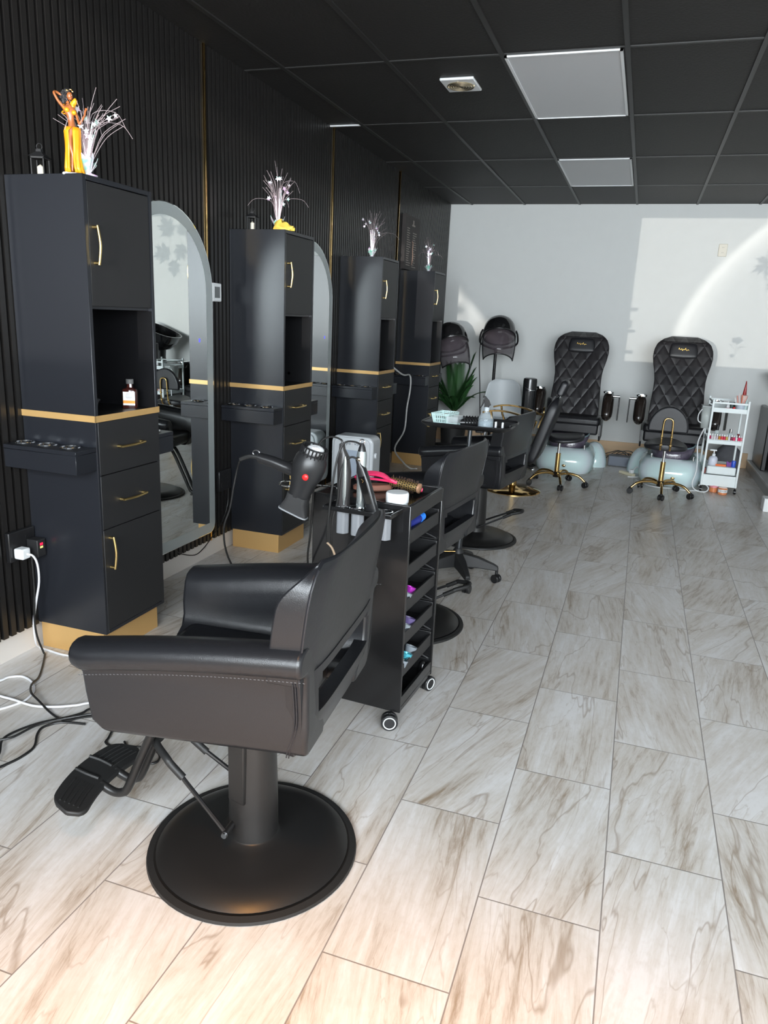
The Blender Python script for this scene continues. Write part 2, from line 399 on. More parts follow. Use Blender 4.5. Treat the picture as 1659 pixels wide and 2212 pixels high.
# shop front behind the camera: sill wall, pier, header
WX0, WX1, WZ0, WZ1 = -1.78, 3.3, 1.175, 2.695
wf = MB().box(XL-0.1, XR+0.1, YF-0.1, YF, 0, WZ0).box(XL-0.1, XR+0.1, YF-0.1, YF, WZ1, ZC).box(XL-0.1, WX0, YF-0.1, YF, WZ0, WZ1).box(WX1, XR+0.1, YF-0.1, YF, WZ0, WZ1)
struct('wall_front', wf, whitewall)
fr = MB()  # unseen plates added at the pier edge to notch the sun patch
for z in (1.74, 1.505, 1.275): fr.box(WX0-0.01, WX0+0.082, YF-0.06, YF-0.055, z-0.018, z+0.018)
fr.box(WX0-0.01, WX0+0.035, YF-0.06, YF-0.055, 1.54, 1.62)
struct('sun_notch_plates', fr, bpl_m)
def leafshape(cx, cz, s, a0):
    tips = [(0, 1.0), (42, 0.82), (90, 0.62), (150, 0.45), (210, 0.45), (270, 0.62), (318, 0.82)]
    P = []
    for i, (a, r) in enumerate(tips):
        for da, rr in ((-19, r*0.60), (-15, r*0.80), (-8, r*0.66), (0, r), (8, r*0.66), (15, r*0.80), (19, r*0.60)):
            P.append((a+da, rr))
        na = tips[(i+1) % 7][0]+(360 if i == 6 else 0); P.append(((a+na)/2, 0.30))
    P.sort(key=lambda p: p[0])
    return [(cx+s*r*sin(R(a)+a0), cz+s*r*cos(R(a)+a0)) for a, r in P]
DX, DZ = -1.586, 0.085
lf = MB()
for x, z, s, a in ((1.16, 2.18, 0.19, 4.2), (1.30, 2.38, 0.20, 5.2), (1.62, 2.43, 0.21, 0.5), (1.42, 2.20, 0.17, 2.6), (1.68, 2.16, 0.20, 1.9), (1.55, 2.00, 0.16, 3.1), (1.25, 2.02, 0.15, 3.9), (1.42, 2.42, 0.13, 0.0)):
    lf.prism(leafshape(x+DX, z+DZ, s*1.18, a), 1, YF-0.06, YF-0.058)
tag(obj('window_sticker', lf, bpl_m, flat=True), 'spiky leaf cluster sticker on the shop front glass, shadow on back wall', 'sticker')
fl_ = MB()
fl_.prism([(0.945+DX+0.055*cos(t)*(1+0.12*cos(5*t)), 1.375+DZ+0.035*sin(t)*(1+0.12*cos(5*t))) for t in [2*pi*i/40 for i in range(40)]], 1, YF-0.06, YF-0.058)
fl_.box(0.942+DX, 0.948+DX, YF-0.06, YF-0.058, 1.14+DZ, 1.35+DZ)
fl_.prism([(0.85+DX, 1.345+DZ), (0.90+DX, 1.31+DZ), (0.945+DX, 1.255+DZ), (0.90+DX, 1.325+DZ)], 1, YF-0.06, YF-0.058)
fl_.prism([(1.03+DX, 1.31+DZ), (0.98+DX, 1.30+DZ), (0.945+DX, 1.255+DZ), (0.98+DX, 1.315+DZ)], 1, YF-0.06, YF-0.058)
fl_.prism([(0.915+DX+0.022*cos(t), 1.21+DZ+0.02*sin(t)) for t in [2*pi*i/16 for i in range(16)]], 1, YF-0.06, YF-0.058)
tag(obj('window_sticker', fl_, bpl_m, flat=True), 'small flower on a stem sticker on the shop front glass, shadow right of massage chair', 'sticker')
# raised platform at the right
plat_m = mat('grey platform tile', (0.36, 0.36, 0.36), 0.4, bump=0.1, bscale=20, var=0.1)
o = struct('platform', MB().box(1.25, XR, 6.6, YB, 0, 0.10), plat_m, bevel=0.004)
struct('trim_6', MB().box(1.244, 1.256, 6.6, YB, 0.088, 0.103), mat('pale metal edging', (0.6, 0.6, 0.6), 0.3, 0.6))

# ceiling fittings
for i, yy in enumerate((4.147, 6.627)):
    t = thing('ceiling_light', ['unlit white rectangular ceiling panel nearer the camera beside the square vent', 'unlit white rectangular ceiling panel farther away towards the white back wall'][i], 'ceiling light', (-0.553, yy+0.605, ZC), 0, 'flat ceiling panels')
    f = MB(); a, b_ = 0.288, 0.602; wd = 0.014
    f.box(-a, a, -b_, -b_+wd, -0.012, 0).box(-a, a, b_-wd, b_, -0.012, 0).box(-a, -a+wd, -b_, b_, -0.012, 0).box(a-wd, a, -b_, b_, -0.012, 0)
    obj('frame', f, white_pl, t)
    obj('diffuser', MB().box(-a+wd, a-wd, -b_+wd, b_-wd, -0.008, -0.002), lampw, t)
t = thing('ceiling_vent', 'small square white ceiling vent with a round metal grille', 'vent', (-1.16, 4.565, ZC))
obj('plate', MB().box(-0.097, 0.097, -0.115, 0.115, -0.014, 0.0), white_pl, t, bevel=0.005)
gr = MB()
for r_ in (0.018, 0.032, 0.046, 0.060, 0.074): gr.tube([(r_*cos(2*pi*i/28), r_*sin(2*pi*i/28), -0.018) for i in range(28)], 0.004, 6, 1, True)
gr.cyl((0, 0, -0.020), (0, 0, -0.014), 0.012); gr.box(-0.08, 0.08, -0.003, 0.003, -0.020, -0.014); gr.box(-0.003, 0.003, -0.08, 0.08, -0.020, -0.014)
obj('round_grille', gr, mat('dull brass', (0.55, 0.47, 0.33), 0.3, 1.0), t)

# ================================================================== STYLING STATIONS
def bow(mb, a, b_, out, r=0.0052):
    a, b_ = Vector(a), Vector(b_); o_ = Vector(out); d = (b_-a).normalized()
    mb.cyl(a, a+o_*0.9, r*1.25, r*1.05, 10); mb.cyl(b_, b_+o_*0.9, r*1.25, r*1.05, 10)
    mb.tube([a+o_*0.85-d*0.006, a+o_*1.0+d*0.012, a+(b_-a)*0.5+o_*1.25, b_+o_*1.0-d*0.012, b_+o_*0.85+d*0.006], r, 10, 5)
def make_station(label, loc):
    t = thing('styling_station', label, 'cabinet', loc, 0, 'tall black styling stations along the slatted wall')
    D, W_ = 0.35, 0.40
    c = MB()
    c.box(0, D, 0, 0.018, 0.12, 1.89).box(0, D, W_-0.018, W_, 0.12, 1.89).box(0, D, 0.018, W_-0.018, 1.872, 1.89)
    c.box(0, D-0.02, 0.018, W_-0.018, 1.425, 1.44).box(0, D-0.001, 0.018, W_-0.018, 1.006, 1.024).box(0, D, 0.018, W_-0.018, 0.12, 0.136)
    c.box(0, 0.012, 0.018, W_-0.018, 0.136, 1.872)
    obj('recess_shade', MB().box(0.012, 0.016, 0.018, W_-0.018, 1.024, 1.425).box(0.016, D-0.003, 0.018, 0.0195, 1.024, 1.425).box(0.016, D-0.003, W_-0.0195, W_-0.018, 1.024, 1.425).box(0.016, D-0.003, 0.0195, W_-0.0195, 1.0235, 1.0245), dark_in, t)  # near-black sheets added to deepen the shade inside the open recess
    obj('carcass', c, satin, t, bevel=0.0012, seg=1)
    s = MB(); s.box(-0.001, D+0.004, -0.004, 0, 1.003, 1.028).box(D, D+0.004, -0.004, W_+0.004, 1.003, 1.028).box(0, D+0.004, W_, W_+0.004, 1.003, 1.028)
    obj('accent_strip', s, goldlam, t)
    obj('plinth', MB().box(0.0, 0.32, 0.015, W_-0.015, 0, 0.12), goldlam, t, bevel=0.0015)
    hb = lambda a, b_: (lambda m_: (bow(m_, a, b_, (0.024, 0, 0)), m_)[1])(MB())
    d = obj('upper_door', MB().box(D-0.018, D-0.001, 0.021, W_-0.021, 1.437, 1.869), door_m, t, bevel=0.0015)
    obj('handle', hb((D-0.002, 0.045, 1.59), (D-0.002, 0.045, 1.715)), brass, d)
    for z0, z1, zh in ((0.792, 1.001, 0.895), (0.570, 0.788, 0.675)):
        d = obj('drawer', MB().box(D-0.016, D+0.002, 0.012, W_-0.003, z0, z1), door_m, t, bevel=0.0015)
        obj('handle', hb((D+0.001, 0.125, zh), (D+0.001, 0.268, zh)), brass, d)
    d = obj('lower_door', MB().box(D-0.016, D+0.002, 0.012, W_-0.003, 0.138, 0.566), door_m, t, bevel=0.0015)
    obj('handle', hb((D+0.001, 0.045, 0.405), (D+0.001, 0.045, 0.53)), brass, d)
    obj('cable_grommet', MB().cyl((0.20, W_-0.02, 1.075), (0.20, W_-0.015, 1.075), 0.009), chrome, t)
    for y0 in (-0.112, W_):
        h = obj('tool_holder', MB().box(0.004, D-0.005, y0, y0+0.112, 0.815, 0.888).box(0.003, D-0.004, y0-0.001, y0+0.112, 0.889, 0.905), satin, t, bevel=0.001, seg=1)
        for x in (0.05, 0.158, 0.268):
            obj('chrome_ring', MB().tube([(x+0.034*cos(2*pi*i/24), y0+0.062+0.034*sin(2*pi*i/24), 0.907) for i in range(24)], 0.0042, 8, 1, True).lathe([(0.034, 0.900), (0.030, 0.903), (0.029, 0.9058)], (x, y0+0.062, 0)), chrome, h)
    return t
st = make_station('tall black styling station nearest the camera, statue and lantern on top', (-2.30, 2.335, 0))
for yy, lab in ((3.945, 'tall black styling station topped by the spray with a yellow cloth at its foot'),
                (5.62, 'tall black styling station third from the camera, star spray on top'),
                (7.147, 'tall black styling station farthest back, next to the corner with the palm')):
    dup(st, (-2.30, yy, 0), 0, lab)

# ------------------------------------------------------------------ arched mirrors
def arch(yc, h, z0, zc, rc, ins, n=26):
    h2 = h-ins; P = []
    for i in range(n+1):
        a = pi*i/n; P.append((yc+h2*cos(a), zc+h2*sin(a)))
    r_ = max(rc-ins, 0.004); zb = z0+ins
    for i in range(7):
        a = pi+pi/2*i/6; P.append((yc-h2+r_+r_*cos(a), zb+r_+r_*sin(a)))
    for i in range(7):
        a = 1.5*pi+pi/2*i/6; P.append((yc+h2-r_+r_*cos(a), zb+r_+r_*sin(a)))
    return P
def make_mirror(label, yc, z0=0.175):
    t = thing('arched_mirror', label, 'mirror', (-2.302, yc, 0), 0, 'tall arched mirrors between the stations')
    h, zc, rc = 0.415, 1.525, 0.06
    obj('backing', MB().prism(arch(0, h-0.004, z0+0.004, zc, rc, 0), 0, 0.0, 0.033), bpl_m, t)
    g_ = obj('mirror_glass', MB().prism(arch(0, h, z0, zc, rc, 0.0), 0, 0.033, 0.038), mirror_m, t, flat=True)
    o_, i_ = arch(0, h, z0, zc, rc, 0.004), arch(0, h, z0, zc, rc, 0.062)
    n = len(o_); vs = [(0.0384, *p) for p in o_]+[(0.0384, *p) for p in i_]
    obj('frosted_border', MB().add(vs, [(i, (i+1) % n, n+(i+1) % n, n+i) for i in range(n)]), frost, t, flat=True)
    obj('touch_button', MB().box(0.0384, 0.0388, 0.272, 0.284, 1.27, 1.288), mat('blue indicator light', (0.05, 0.05, 0.9), 0.4, emit=((0.08, 0.08, 1.0), 1.6)), t)
    return t
mm = make_mirror('tall arched mirror with frosted border right of the nearest styling station', 3.285)
dup(mm, (-2.302, 4.985, 0), 0, 'tall arched mirror with frosted border right of the second station, behind the vacuum')

# ------------------------------------------------------------------ thermostat, sockets, plugs
t = thing('thermostat', 'white wall thermostat with grey screen on the slatted wall', 'thermostat', (-2.302, 3.785, 1.537))
obj('body', MB().box(0, 0.018, -0.046, 0.046, -0.05, 0.05), white_pl, t, bevel=0.006)
obj('screen', MB().box(0.018, 0.0185, -0.028, 0.026, -0.03, 0.03), mat('grey lcd screen', (0.14, 0.15, 0.15), 0.3), t)
def outlet(label, loc, m, rotz=0, double=True):
    t = thing('wall_outlet', label, 'outlet', loc, rotz)
    w_ = 0.068 if double else 0.042
    obj('cover_plate', MB().box(0, 0.022, -w_, w_, -0.062, 0.062), m, t, bevel=0.004)
    s = MB()
    for yy in ((-0.032, 0.032) if double else (0,)):
        for zz in (0.026, -0.026):
            s.prism([(yy+a, zz+b_) for a, b_ in sup(0.016, 0.015, 3, 16)], 0, 0.022, 0.0235)
    obj('socket', s, m, t)
    s = MB()
    for yy in ((-0.032, 0.032) if double else (0,)):
        for zz in (0.026, -0.026):
            s.box(0.0235, 0.0240, yy-0.007, yy-0.005, zz-0.003, zz+0.006).box(0.0235, 0.0240, yy+0.005, yy+0.007, zz-0.003, zz+0.006)
    obj('slots', s, dark_in, t)
    return t
outlet('black double wall outlet left of the nearest station with white plug in it', (-2.302, 2.262, 0.487), bpl)
outlet('black double wall outlet between the first mirror and the second station', (-2.302, 3.845, 0.452), bpl)
outlet('white wall outlet high on the white back wall', (0.676, YB-0.001, 2.29), mat('ivory outlet plastic', (0.72, 0.68, 0.58), 0.4), -pi/2, False)
outlet('dark wall outlet behind the third station where the pale cord plugs in', (-2.302, 6.62, 1.19), bpl_m, 0, False)
t = thing('power_plug', 'white rectangular plug in the black outlet at far left', 'plug', (-2.278, 2.232, 0.462))
obj('body', MB().box(0, 0.045, -0.022, 0.022, -0.022, 0.022), white_pl, t, bevel=0.006)
cordw = mat('white cord rubber', (0.72, 0.72, 0.74), 0.45)
cordb = mat('black cord rubber', (0.010, 0.010, 0.010), 0.4)
obj('cord', MB().tube([(0.04, 0, 0), (0.06, 0.015, -0.01), (0.065, 0.03, -0.05), (0.055, 0.042, -0.13), (0.03, 0.045, -0.22), (0.012, 0.04, -0.32), (0.005, 0.05, -0.41), (-0.018, 0.09, -0.456), (0.03, 0.085, -0.458), (0.11, 0.075, -0.458), (0.18, 0.08, -0.458)], 0.0045, 8), cordw, t)
t = thing('plug_in_device', 'small black plug-in device with a red light at far left outlet', 'device', (-2.278, 2.30, 0.478))
obj('body', MB().box(0, 0.055, -0.020, 0.024, -0.045, 0.028), bpl_m, t, bevel=0.003)
obj('red_light', MB().box(0.055, 0.057, -0.006, 0.008, 0.004, 0.014), mat('red indicator', (0.8, 0.01, 0.05), 0.4, emit=((1, 0.02, 0.08), 0.8)), t)
obj('green_light', MB().box(0.055, 0.057, -0.006, 0.008, -0.008, 0.000), mat('yellow indicator', (0.6, 0.6, 0.2), 0.4, emit=((0.8, 0.8, 0.3), 0.5)), t)
def floorcord(label, pts, r, m, z=None, group=None):
    z = r+0.0005 if z is None else z
    return tag(obj('floor_cable', MB().tube([(p[0], p[1], z if len(p) == 2 else p[2]) for p in pts], r, 8, 5), m), label, 'cord', group)
floorcord('thick white cord making a loop on the floor at left edge', [(-2.25, 1.98), (-2.212, 2.027), (-2.203, 2.062), (-2.162, 2.087), (-2.1, 2.07), (-2.04, 2.02), (-2.012, 1.953), (-2.022, 1.907), (-2.045, 1.863), (-2.08, 1.82)], 0.0045, cordw)
floorcord('white cord lying straight on the floor towards the nearest chair', [(-2.16, 1.935), (-2.111, 1.927), (-2.04, 1.925), (-1.946, 1.919), (-1.87, 1.944), (-1.81, 1.982), (-1.782, 2.011), (-1.70, 2.08)], 0.0045, cordw, z=0.012)
floorcord('black cord dropping from the left outlet and snaking to the nearest chair', [(-2.262, 2.285, 0.44), (-2.25, 2.274, 0.3), (-2.25, 2.262, 0.176), (-2.25, 2.268, 0.088), (-2.24, 2.285, 0.01), (-2.216, 2.266, 0.004), (-2.107, 2.12, 0.004), (-2.068, 2.039, 0.014), (-2.015, 1.981, 0.02), (-1.941, 1.942, 0.02), (-1.858, 1.91, 0.006), (-1.784, 1.892, 0.005), (-1.748, 1.924, 0.005), (-1.717, 1.949, 0.005), (-1.62, 2.0, 0.005)], 0.0042, cordb)
floorcord('black cord curling off the left edge of the floor, upper of the tangle', [(-1.80, 1.60), (-1.823, 1.643), (-1.874, 1.706), (-1.871, 1.766), (-1.837, 1.838), (-1.783, 1.898), (-1.752, 1.944), (-1.747, 1.98), (-1.70, 2.05)], 0.0042, cordb, z=0.013)
floorcord('black cord beside the tangle running straight to the left edge', [(-1.90, 1.66), (-1.869, 1.689), (-1.842, 1.724), (-1.827, 1.806), (-1.785, 1.865), (-1.738, 1.912), (-1.708, 1.942), (-1.65, 1.98)], 0.0042, cordb, z=0.0215)
floorcord('black cord branching below the tangle to lower left edge', [(-1.79, 1.54), (-1.77, 1.59), (-1.752, 1.651), (-1.756, 1.718), (-1.804, 1.785), (-1.818, 1.83), (-1.783, 1.877), (-1.70, 1.90)], 0.0042, cordb, z=0.0048)
floorcord('black cord looped on the floor behind the nearest footrest', [(-1.506, 1.862), (-1.459, 1.825), (-1.397, 1.796), (-1.356, 1.786), (-1.335, 1.804), (-1.346, 1.835), (-1.38, 1.858), (-1.426, 1.858), (-1.482, 1.839), (-1.529, 1.824), (-1.561, 1.834), (-1.57, 1.86), (-1.60, 1.93)], 0.0040, cordb)
floorcord('black mirror cord hanging under the first arched mirror', [(-2.285, 3.30, 0.17), (-2.28, 3.37, 0.123), (-2.28, 3.5, 0.078), (-2.28, 3.593, 0.093), (-2.28, 3.69, 0.139), (-2.275, 3.791, 0.204), (-2.27, 3.85, 0.30), (-2.27, 3.86, 0.40)], 0.0030, cordb)
floorcord('pale grey cord running down the third and fourth stations', [(-2.27, 6.62, 1.17), (-2.2, 6.60, 1.05), (-2.12, 6.80, 0.93), (-2.11, 7.00, 0.915), (-2.10, 7.03, 0.86), (-2.1, 7.02, 0.75), (-2.1, 6.95, 0.6), (-2.1, 6.90, 0.384), (-2.1, 6.62, 0.248), (-2.08, 6.84, 0.085), (-2.03, 6.95, 0.006), (-1.97, 6.98, 0.005)], 0.008, mat('pale grey cord', (0.55, 0.55, 0.54), 0.5))

# ------------------------------------------------------------------ things on top of the stations
def make_lantern(label, loc, rotz):
    t = thing('lantern', label, 'lantern', loc, rotz, 'small black candle lanterns on the stations')
    m = MB(); a = 0.034
    m.box(-a, a, -a, a, 0, 0.010)
    for x in (-a, a-0.005):
        for y_ in (-a, a-0.005): m.box(x, x+0.005, y_, y_+0.005, 0.010, 0.092)
    m.box(-a, a, -a, a, 0.089, 0.096)
    b_ = 0.043
    m.loft([[(-b_, -b_, 0.096), (b_, -b_, 0.096), (b_, b_, 0.096), (-b_, b_, 0.096)], [(-0.014, -0.014, 0.120), (0.014, -0.014, 0.120), (0.014, 0.014, 0.120), (-0.014, 0.014, 0.120)], [(-0.012, -0.012, 0.132), (0.012, -0.012, 0.132), (0.012, 0.012, 0.132), (-0.012, 0.012, 0.132)]])
    obj('frame', m, bpl_m, t)
    obj('ring_handle', MB().tube([(0.014*cos(2*pi*i/16), 0, 0.143+0.014*sin(2*pi*i/16)) for i in range(16)], 0.002, 6, 1, True), bpl_m, t)
    t.scale = (.74, .74, .80)
    obj('candle', MB().lathe([(0.016, 0.010), (0.016, 0.055), (0.010, 0.060), (0.002, 0.066)], n=16), mat('ivory candle wax', (0.75, 0.70, 0.58), 0.5), t)
    return t
la = make_lantern('small black candle lantern on the nearest station, behind the statue', (-2.235, 2.45, 1.891), 0.3)
dup(la, (-2.215, 4.06, 1.891), 0.2, 'small black candle lantern on the second station, left of its spray')

def star(mb, c, r, ang, tilt):
    P = []
    for i in range(10):
        rr = r if i % 2 == 0 else r*0.42; a = ang+pi*i/5
        P.append(Vector((cos(a)*rr, 0, sin(a)*rr)))
    q = Matrix.Rotation(tilt, 3, 'Z')
    vs = [Vector(c)+q@p+q@Vector((0, d, 0)) for d in (-0.0008, 0.0008) for p in P]
    mb.add(vs, [tuple(range(10))[::-1], tuple(range(10, 20))]+[(i, (i+1) % 10, 10+(i+1) % 10, 10+i) for i in range(10)])
def make_spray(label, loc, rotz, h, wd, seed, nst, lean=0.0, basec=iri_m):
    rnd = random.Random(seed)
    t = thing('foil_spray', label, 'ornament', loc, rotz, 'iridescent foil star sprays on the stations')
    b_ = MB(); b_.lathe([(0.032, 0), (0.034, 0.006), (0.012, 0.014), (0.010, 0.022)], n=18)
    obj('foot', b_, basec, t)
    cup = MB()
    for i in range(9):
        a = 2*pi*i/9+rnd.uniform(-.2, .2); r0, r1, z1 = 0.010, rnd.uniform(0.024, 0.040), rnd.uniform(0.055, 0.085)
        p = [Vector((cos(a-0.4)*r0, sin(a-0.4)*r0, 0.015)), Vector((cos(a+0.4)*r0, sin(a+0.4)*r0, 0.015)), Vector((cos(a+0.35)*r1, sin(a+0.35)*r1, z1*0.8)), Vector((cos(a)*r1*1.1, sin(a)*r1*1.1, z1)), Vector((cos(a-0.35)*r1, sin(a-0.35)*r1, z1*0.75))]
        cup.add(p+[q+Vector((cos(a), sin(a), 0))*0.0012 for q in p], [(0, 1, 2, 3, 4), (9, 8, 7, 6, 5)]+[(k, 5+k, 5+(k+1) % 5, (k+1) % 5) for k in range(5)])
    obj('foil_cup', cup, iri_m, t, flat=True)
    st_ = MB(); leaf = MB()
    for i in range(nst):
        a = rnd.uniform(0, 2*pi); rr = wd*math.sqrt(rnd.uniform(0.02, 1)); hh = h*rnd.uniform(0.68, 1.0)*(1-0.25*(rr/wd)**2)
        ex, ey = cos(a)*rr+lean*hh, sin(a)*rr*0.6
        bend = rnd.uniform(0.35, 0.9); P = [(0.003*cos(a), 0.003*sin(a), 0.02), (ex*0.25*bend, ey*0.25*bend, hh*0.40), (ex*0.62*bend, ey*0.62*bend, hh*0.75), (ex, ey, hh)]
        if rnd.random() < 0.16: P = P[:3]+[(ex*1.5, ey*1.3, hh*0.80), (ex*2.0, ey*1.5, hh*0.62)]
        st_.tube(P, 0.0010, 4, 4)
    obj('wire_stems', st_, mat('pale pink foil wire', (0.62, 0.52, 0.54), 0.25, 0.5), t)['kind'] = 'stuff'
    for i in range(7):
        a = rnd.uniform(0, 2*pi); ex, ey = cos(a)*0.018, sin(a)*0.012; hh = h*rnd.uniform(0.45, 0.6)
        leaf.tube([(0, 0, 0.015), (ex*0.6, ey*0.6, hh*0.5), (ex+lean*hh, ey, hh)], lambda s_: 0.0036*(1-0.6*s_), 5, 3)
    obj('foil_ribbons', leaf, iri_m, t)
    for i in range(11):
        sr = MB()
        a = rnd.uniform(0, 2*pi); rr = wd*rnd.uniform(0.15, 0.75); star(sr, (cos(a)*rr+lean*0.2, sin(a)*rr*0.5-0.01, h*rnd.uniform(0.38, 0.76)), rnd.uniform(0.009, 0.015), rnd.uniform(0, 6), rnd.uniform(-0.5, 0.5))
        obj('foil_star', sr, iri_m, t, flat=True)
    return t
make_spray('foil star spray behind the figurine on the nearest station', (-1.99, 2.415, 1.891), 0.7, 0.31, 0.125, 3, 40, 0.10)
make_spray('tall foil star spray on the second station with yellow cloth at its foot', (-2.05, 4.06, 1.891), 0.5, 0.38, 0.10, 11, 42)
make_spray('foil star spray on the third station, branches fanned wide', (-2.10, 5.78, 1.891), 0.4, 0.37, 0.12, 5, 30)
make_spray('foil star spray on the farthest station beside the poster', (-2.07, 7.33, 1.891), 0.4, 0.34, 0.075, 8, 30)
yc_ = MB(); rn_ = []
for h_, r_ in ((0.0, .046), (.010, .050), (.020, .046), (.031, .036), (.041, .024), (.049, .012)):
    rn_.append([((r_+.008*sin(5*a+h_*90)+.004*sin(9*a-h_*150))*cos(a)*1.15+.10*h_*(-1), (r_+.006*sin(4*a+1+h_*120))*sin(a)*.8, h_+(.006*sin(3*a+h_*60) if h_ > 0 else 0)+(.010*(-cos(a)) if h_ > .03 else 0)) for a in [2*pi*i/28 for i in range(28)]])
yc_.loft(rn_)
tag(obj('yellow_cloth', yc_, mat('yellow fabric', (0.85, 0.60, 0.10), 0.6, bump=0.6, bscale=30, bdist=0.01), loc=(-1.995, 4.02, 1.891)), 'crumpled yellow cloth at the foot of the second spray', 'cloth')

# figurine
def figurine():
    t = thing('dancer_figurine', 'painted dancer figurine in orange skirt on the nearest station', 'figurine', (-2.01, 2.365, 1.893), 0.70)
    K = 0.00163
    def P(X_, Y_, d=0.0): return Vector(((X_/8.295-65)*K, d, (205-Y_/8.295)*K))
    skin = mat('brown figurine paint', (0.36, 0.115, 0.035), 0.35, coat=0.2)
    orange = mat('orange figurine paint', (0.80, 0.33, 0.01), 0.4, coat=0.2, var=0.1, bscale=60)
    hairm = mat('black curly hair paint', (0.03, 0.028, 0.03), 0.5, bump=1.0, bscale=220, bdist=0.004)
    J = [(P(560, 960), .0165), (P(545, 850), .0125), (P(535, 740), .0155), (P(525, 640), .0185), (P(500, 585), .0125), (P(495, 545), .0065), (P(512, 490), .0070),
         (P(425, 610, -.002), .0075), (P(345, 520, 0), .0062), (P(275, 390, .002), .0055), (P(300, 360, .012), .0050), (P(360, 375, .018), .0048), (P(400, 400, .018), .0045),
         (P(615, 650, -.003), .0070), (P(650, 770, -.008), .0058), (P(672, 880, -.014), .0052), (P(730, 800, -.018), .0046), (P(775, 715, -.018), .0040), (P(788, 650, -.016), .0036),
         (P(505, 1060, -.006), .0125), (P(500, 1250, -.012), .0105), (P(540, 1400, -.014), .0080), (P(520, 1560, -.008), .0062), (P(510, 1680, -.008), .0048),
         (P(610, 1060, .002), .0125), (P(615, 1300, .002), .0100), (P(600, 1480, .0), .0075), (P(575, 1690, .0), .0048)]
    E_ = [(0, 1), (1, 2), (2, 3), (3, 4), (4, 5), (5, 6), (3, 7), (7, 8), (8, 9), (9, 10), (10, 11), (11, 12), (3, 13), (13, 14), (14, 15), (15, 16), (16, 17), (17, 18), (0, 19), (19, 20), (20, 21), (21, 22), (22, 23), (0, 24), (24, 25), (25, 26), (26, 27)]
    # bust and hand digits
    me = bpy.data.meshes.new('body')
    vs = [j[0] for j in J]; rs = [j[1] for j in J]
    for (hx, hy, hd, dx_, dy_) in ((788, 650, -.016, 2, -1), (400, 400, .018, 1, 0.3)):
        base = vs.index(P(hx, hy, hd)) if P(hx, hy, hd) in vs else None
        for k in range(4):
            q0 = Vector((hx, hy, 0)); off = (k-1.5)*9
            e1 = P(hx+dx_*6+off, hy-(26 if dy_ < 0 else -8), hd); e2 = P(hx+dx_*8+off*1.3, hy-(52+6*(k in (1, 2)) if dy_ < 0 else -20), hd)
            vs += [e1, e2]; rs += [.0017, .0013]; E_ += [(base, len(vs)-2), (len(vs)-2, len(vs)-1)]
        vs += [P(hx-dx_*10, hy-14, hd)]; rs += [.0015]; E_ += [(base, len(vs)-1)]
    me.from_pydata([tuple(v) for v in vs], E_, [])
    o = bpy.data.objects.new('body', me); COL.objects.link(o); me.materials.append(skin); o.parent = t
    sk = o.modifiers.new('sk', 'SKIN'); sk.use_smooth_shade = True
    for i, v in enumerate(me.skin_vertices[0].data): v.radius = (rs[i], rs[i]*0.85); v.use_root = (i == 0)
    s2 = o.modifiers.new('ss', 'SUBSURF'); s2.levels = 2; s2.render_levels = 2
    hc = P(540, 425, -.006)
    h = MB().ball(hc, .0098, .0105, .0135, 18, 12).ball(hc+Vector((.0035, -.0088, -.001)), .0018, .003, .0028, 8, 6).ball(hc+Vector((.0015, -.006, -.0085)), .0055, .005, .0045, 12, 8)
    ho = obj('head', h, skin, t)
    obj('lips', MB().ball(hc+Vector((.0032, -.0098, -.0068)), .0025, .0014, .0011, 10, 6), mat('red lip paint', (0.35, 0.03, 0.03), 0.4), ho)
    ey = MB()
    for dx_ in (-.0010, .0062): ey.ball(hc+Vector((dx_, -.0098 if dx_ < 0.003 else -.0082, .0018)), .0016, .0010, .0009, 8, 6)
    obj('eyes', ey, mat('white eye paint', (0.7, 0.7, 0.65), 0.3), ho)
    hr = MB()
    rnd = random.Random(2)
    for i in range(70):
        a = rnd.uniform(0, 2*pi); rr = rnd.uniform(0, 1)
        c = Vector(P(455, 430, .008))+Vector((cos(a)*rr*.0135, rnd.uniform(-.004, .008), sin(a)*rr*.0200))
        hr.ball(c, .0042, .0042, .0046, 7, 5)
    hr.ball(P(500, 340, .001), .011, .009, .009, 12, 8).ball(P(430, 500, .006), .006, .006, .011, 10, 8)
    obj('hair', hr, hairm, t)
    obj('headpiece', MB().ball(P(500, 335, -.009), .0048, .002, .0040, 8, 6).ball(P(560, 318, -.010), .0055, .002, .0032, 8, 6).ball(P(590, 345, -.009), .0042, .002, .0042, 8, 6), gold, t)
    br = MB().ball(P(482, 660, -.013), .0088, .0075, .0078, 14, 10).ball(P(597, 695, -.014), .0082, .0075, .0080, 14, 10)
    br.tube([P(430, 640, -.010), P(415, 590, -.004), P(440, 560, .004)], .0022, 6); br.tube([P(420, 680, -.006), P(400, 700, .006), P(520, 700, .016), P(640, 690, .004), P(630, 700, -.006)], .0024, 6)
    obj('bra_top', br, orange, t)
    # flowing sleeve of the left shoulder
    obj('sleeve', MB().tube([P(600, 600, 0), P(575, 560, .004), P(600, 520, .006), P(625, 480, .004), P(650, 465, .002)], lambda s_: .006+.004*sin(pi*s_), 10), orange, t)
    # skirt: open slit over the front leg
    rings = []
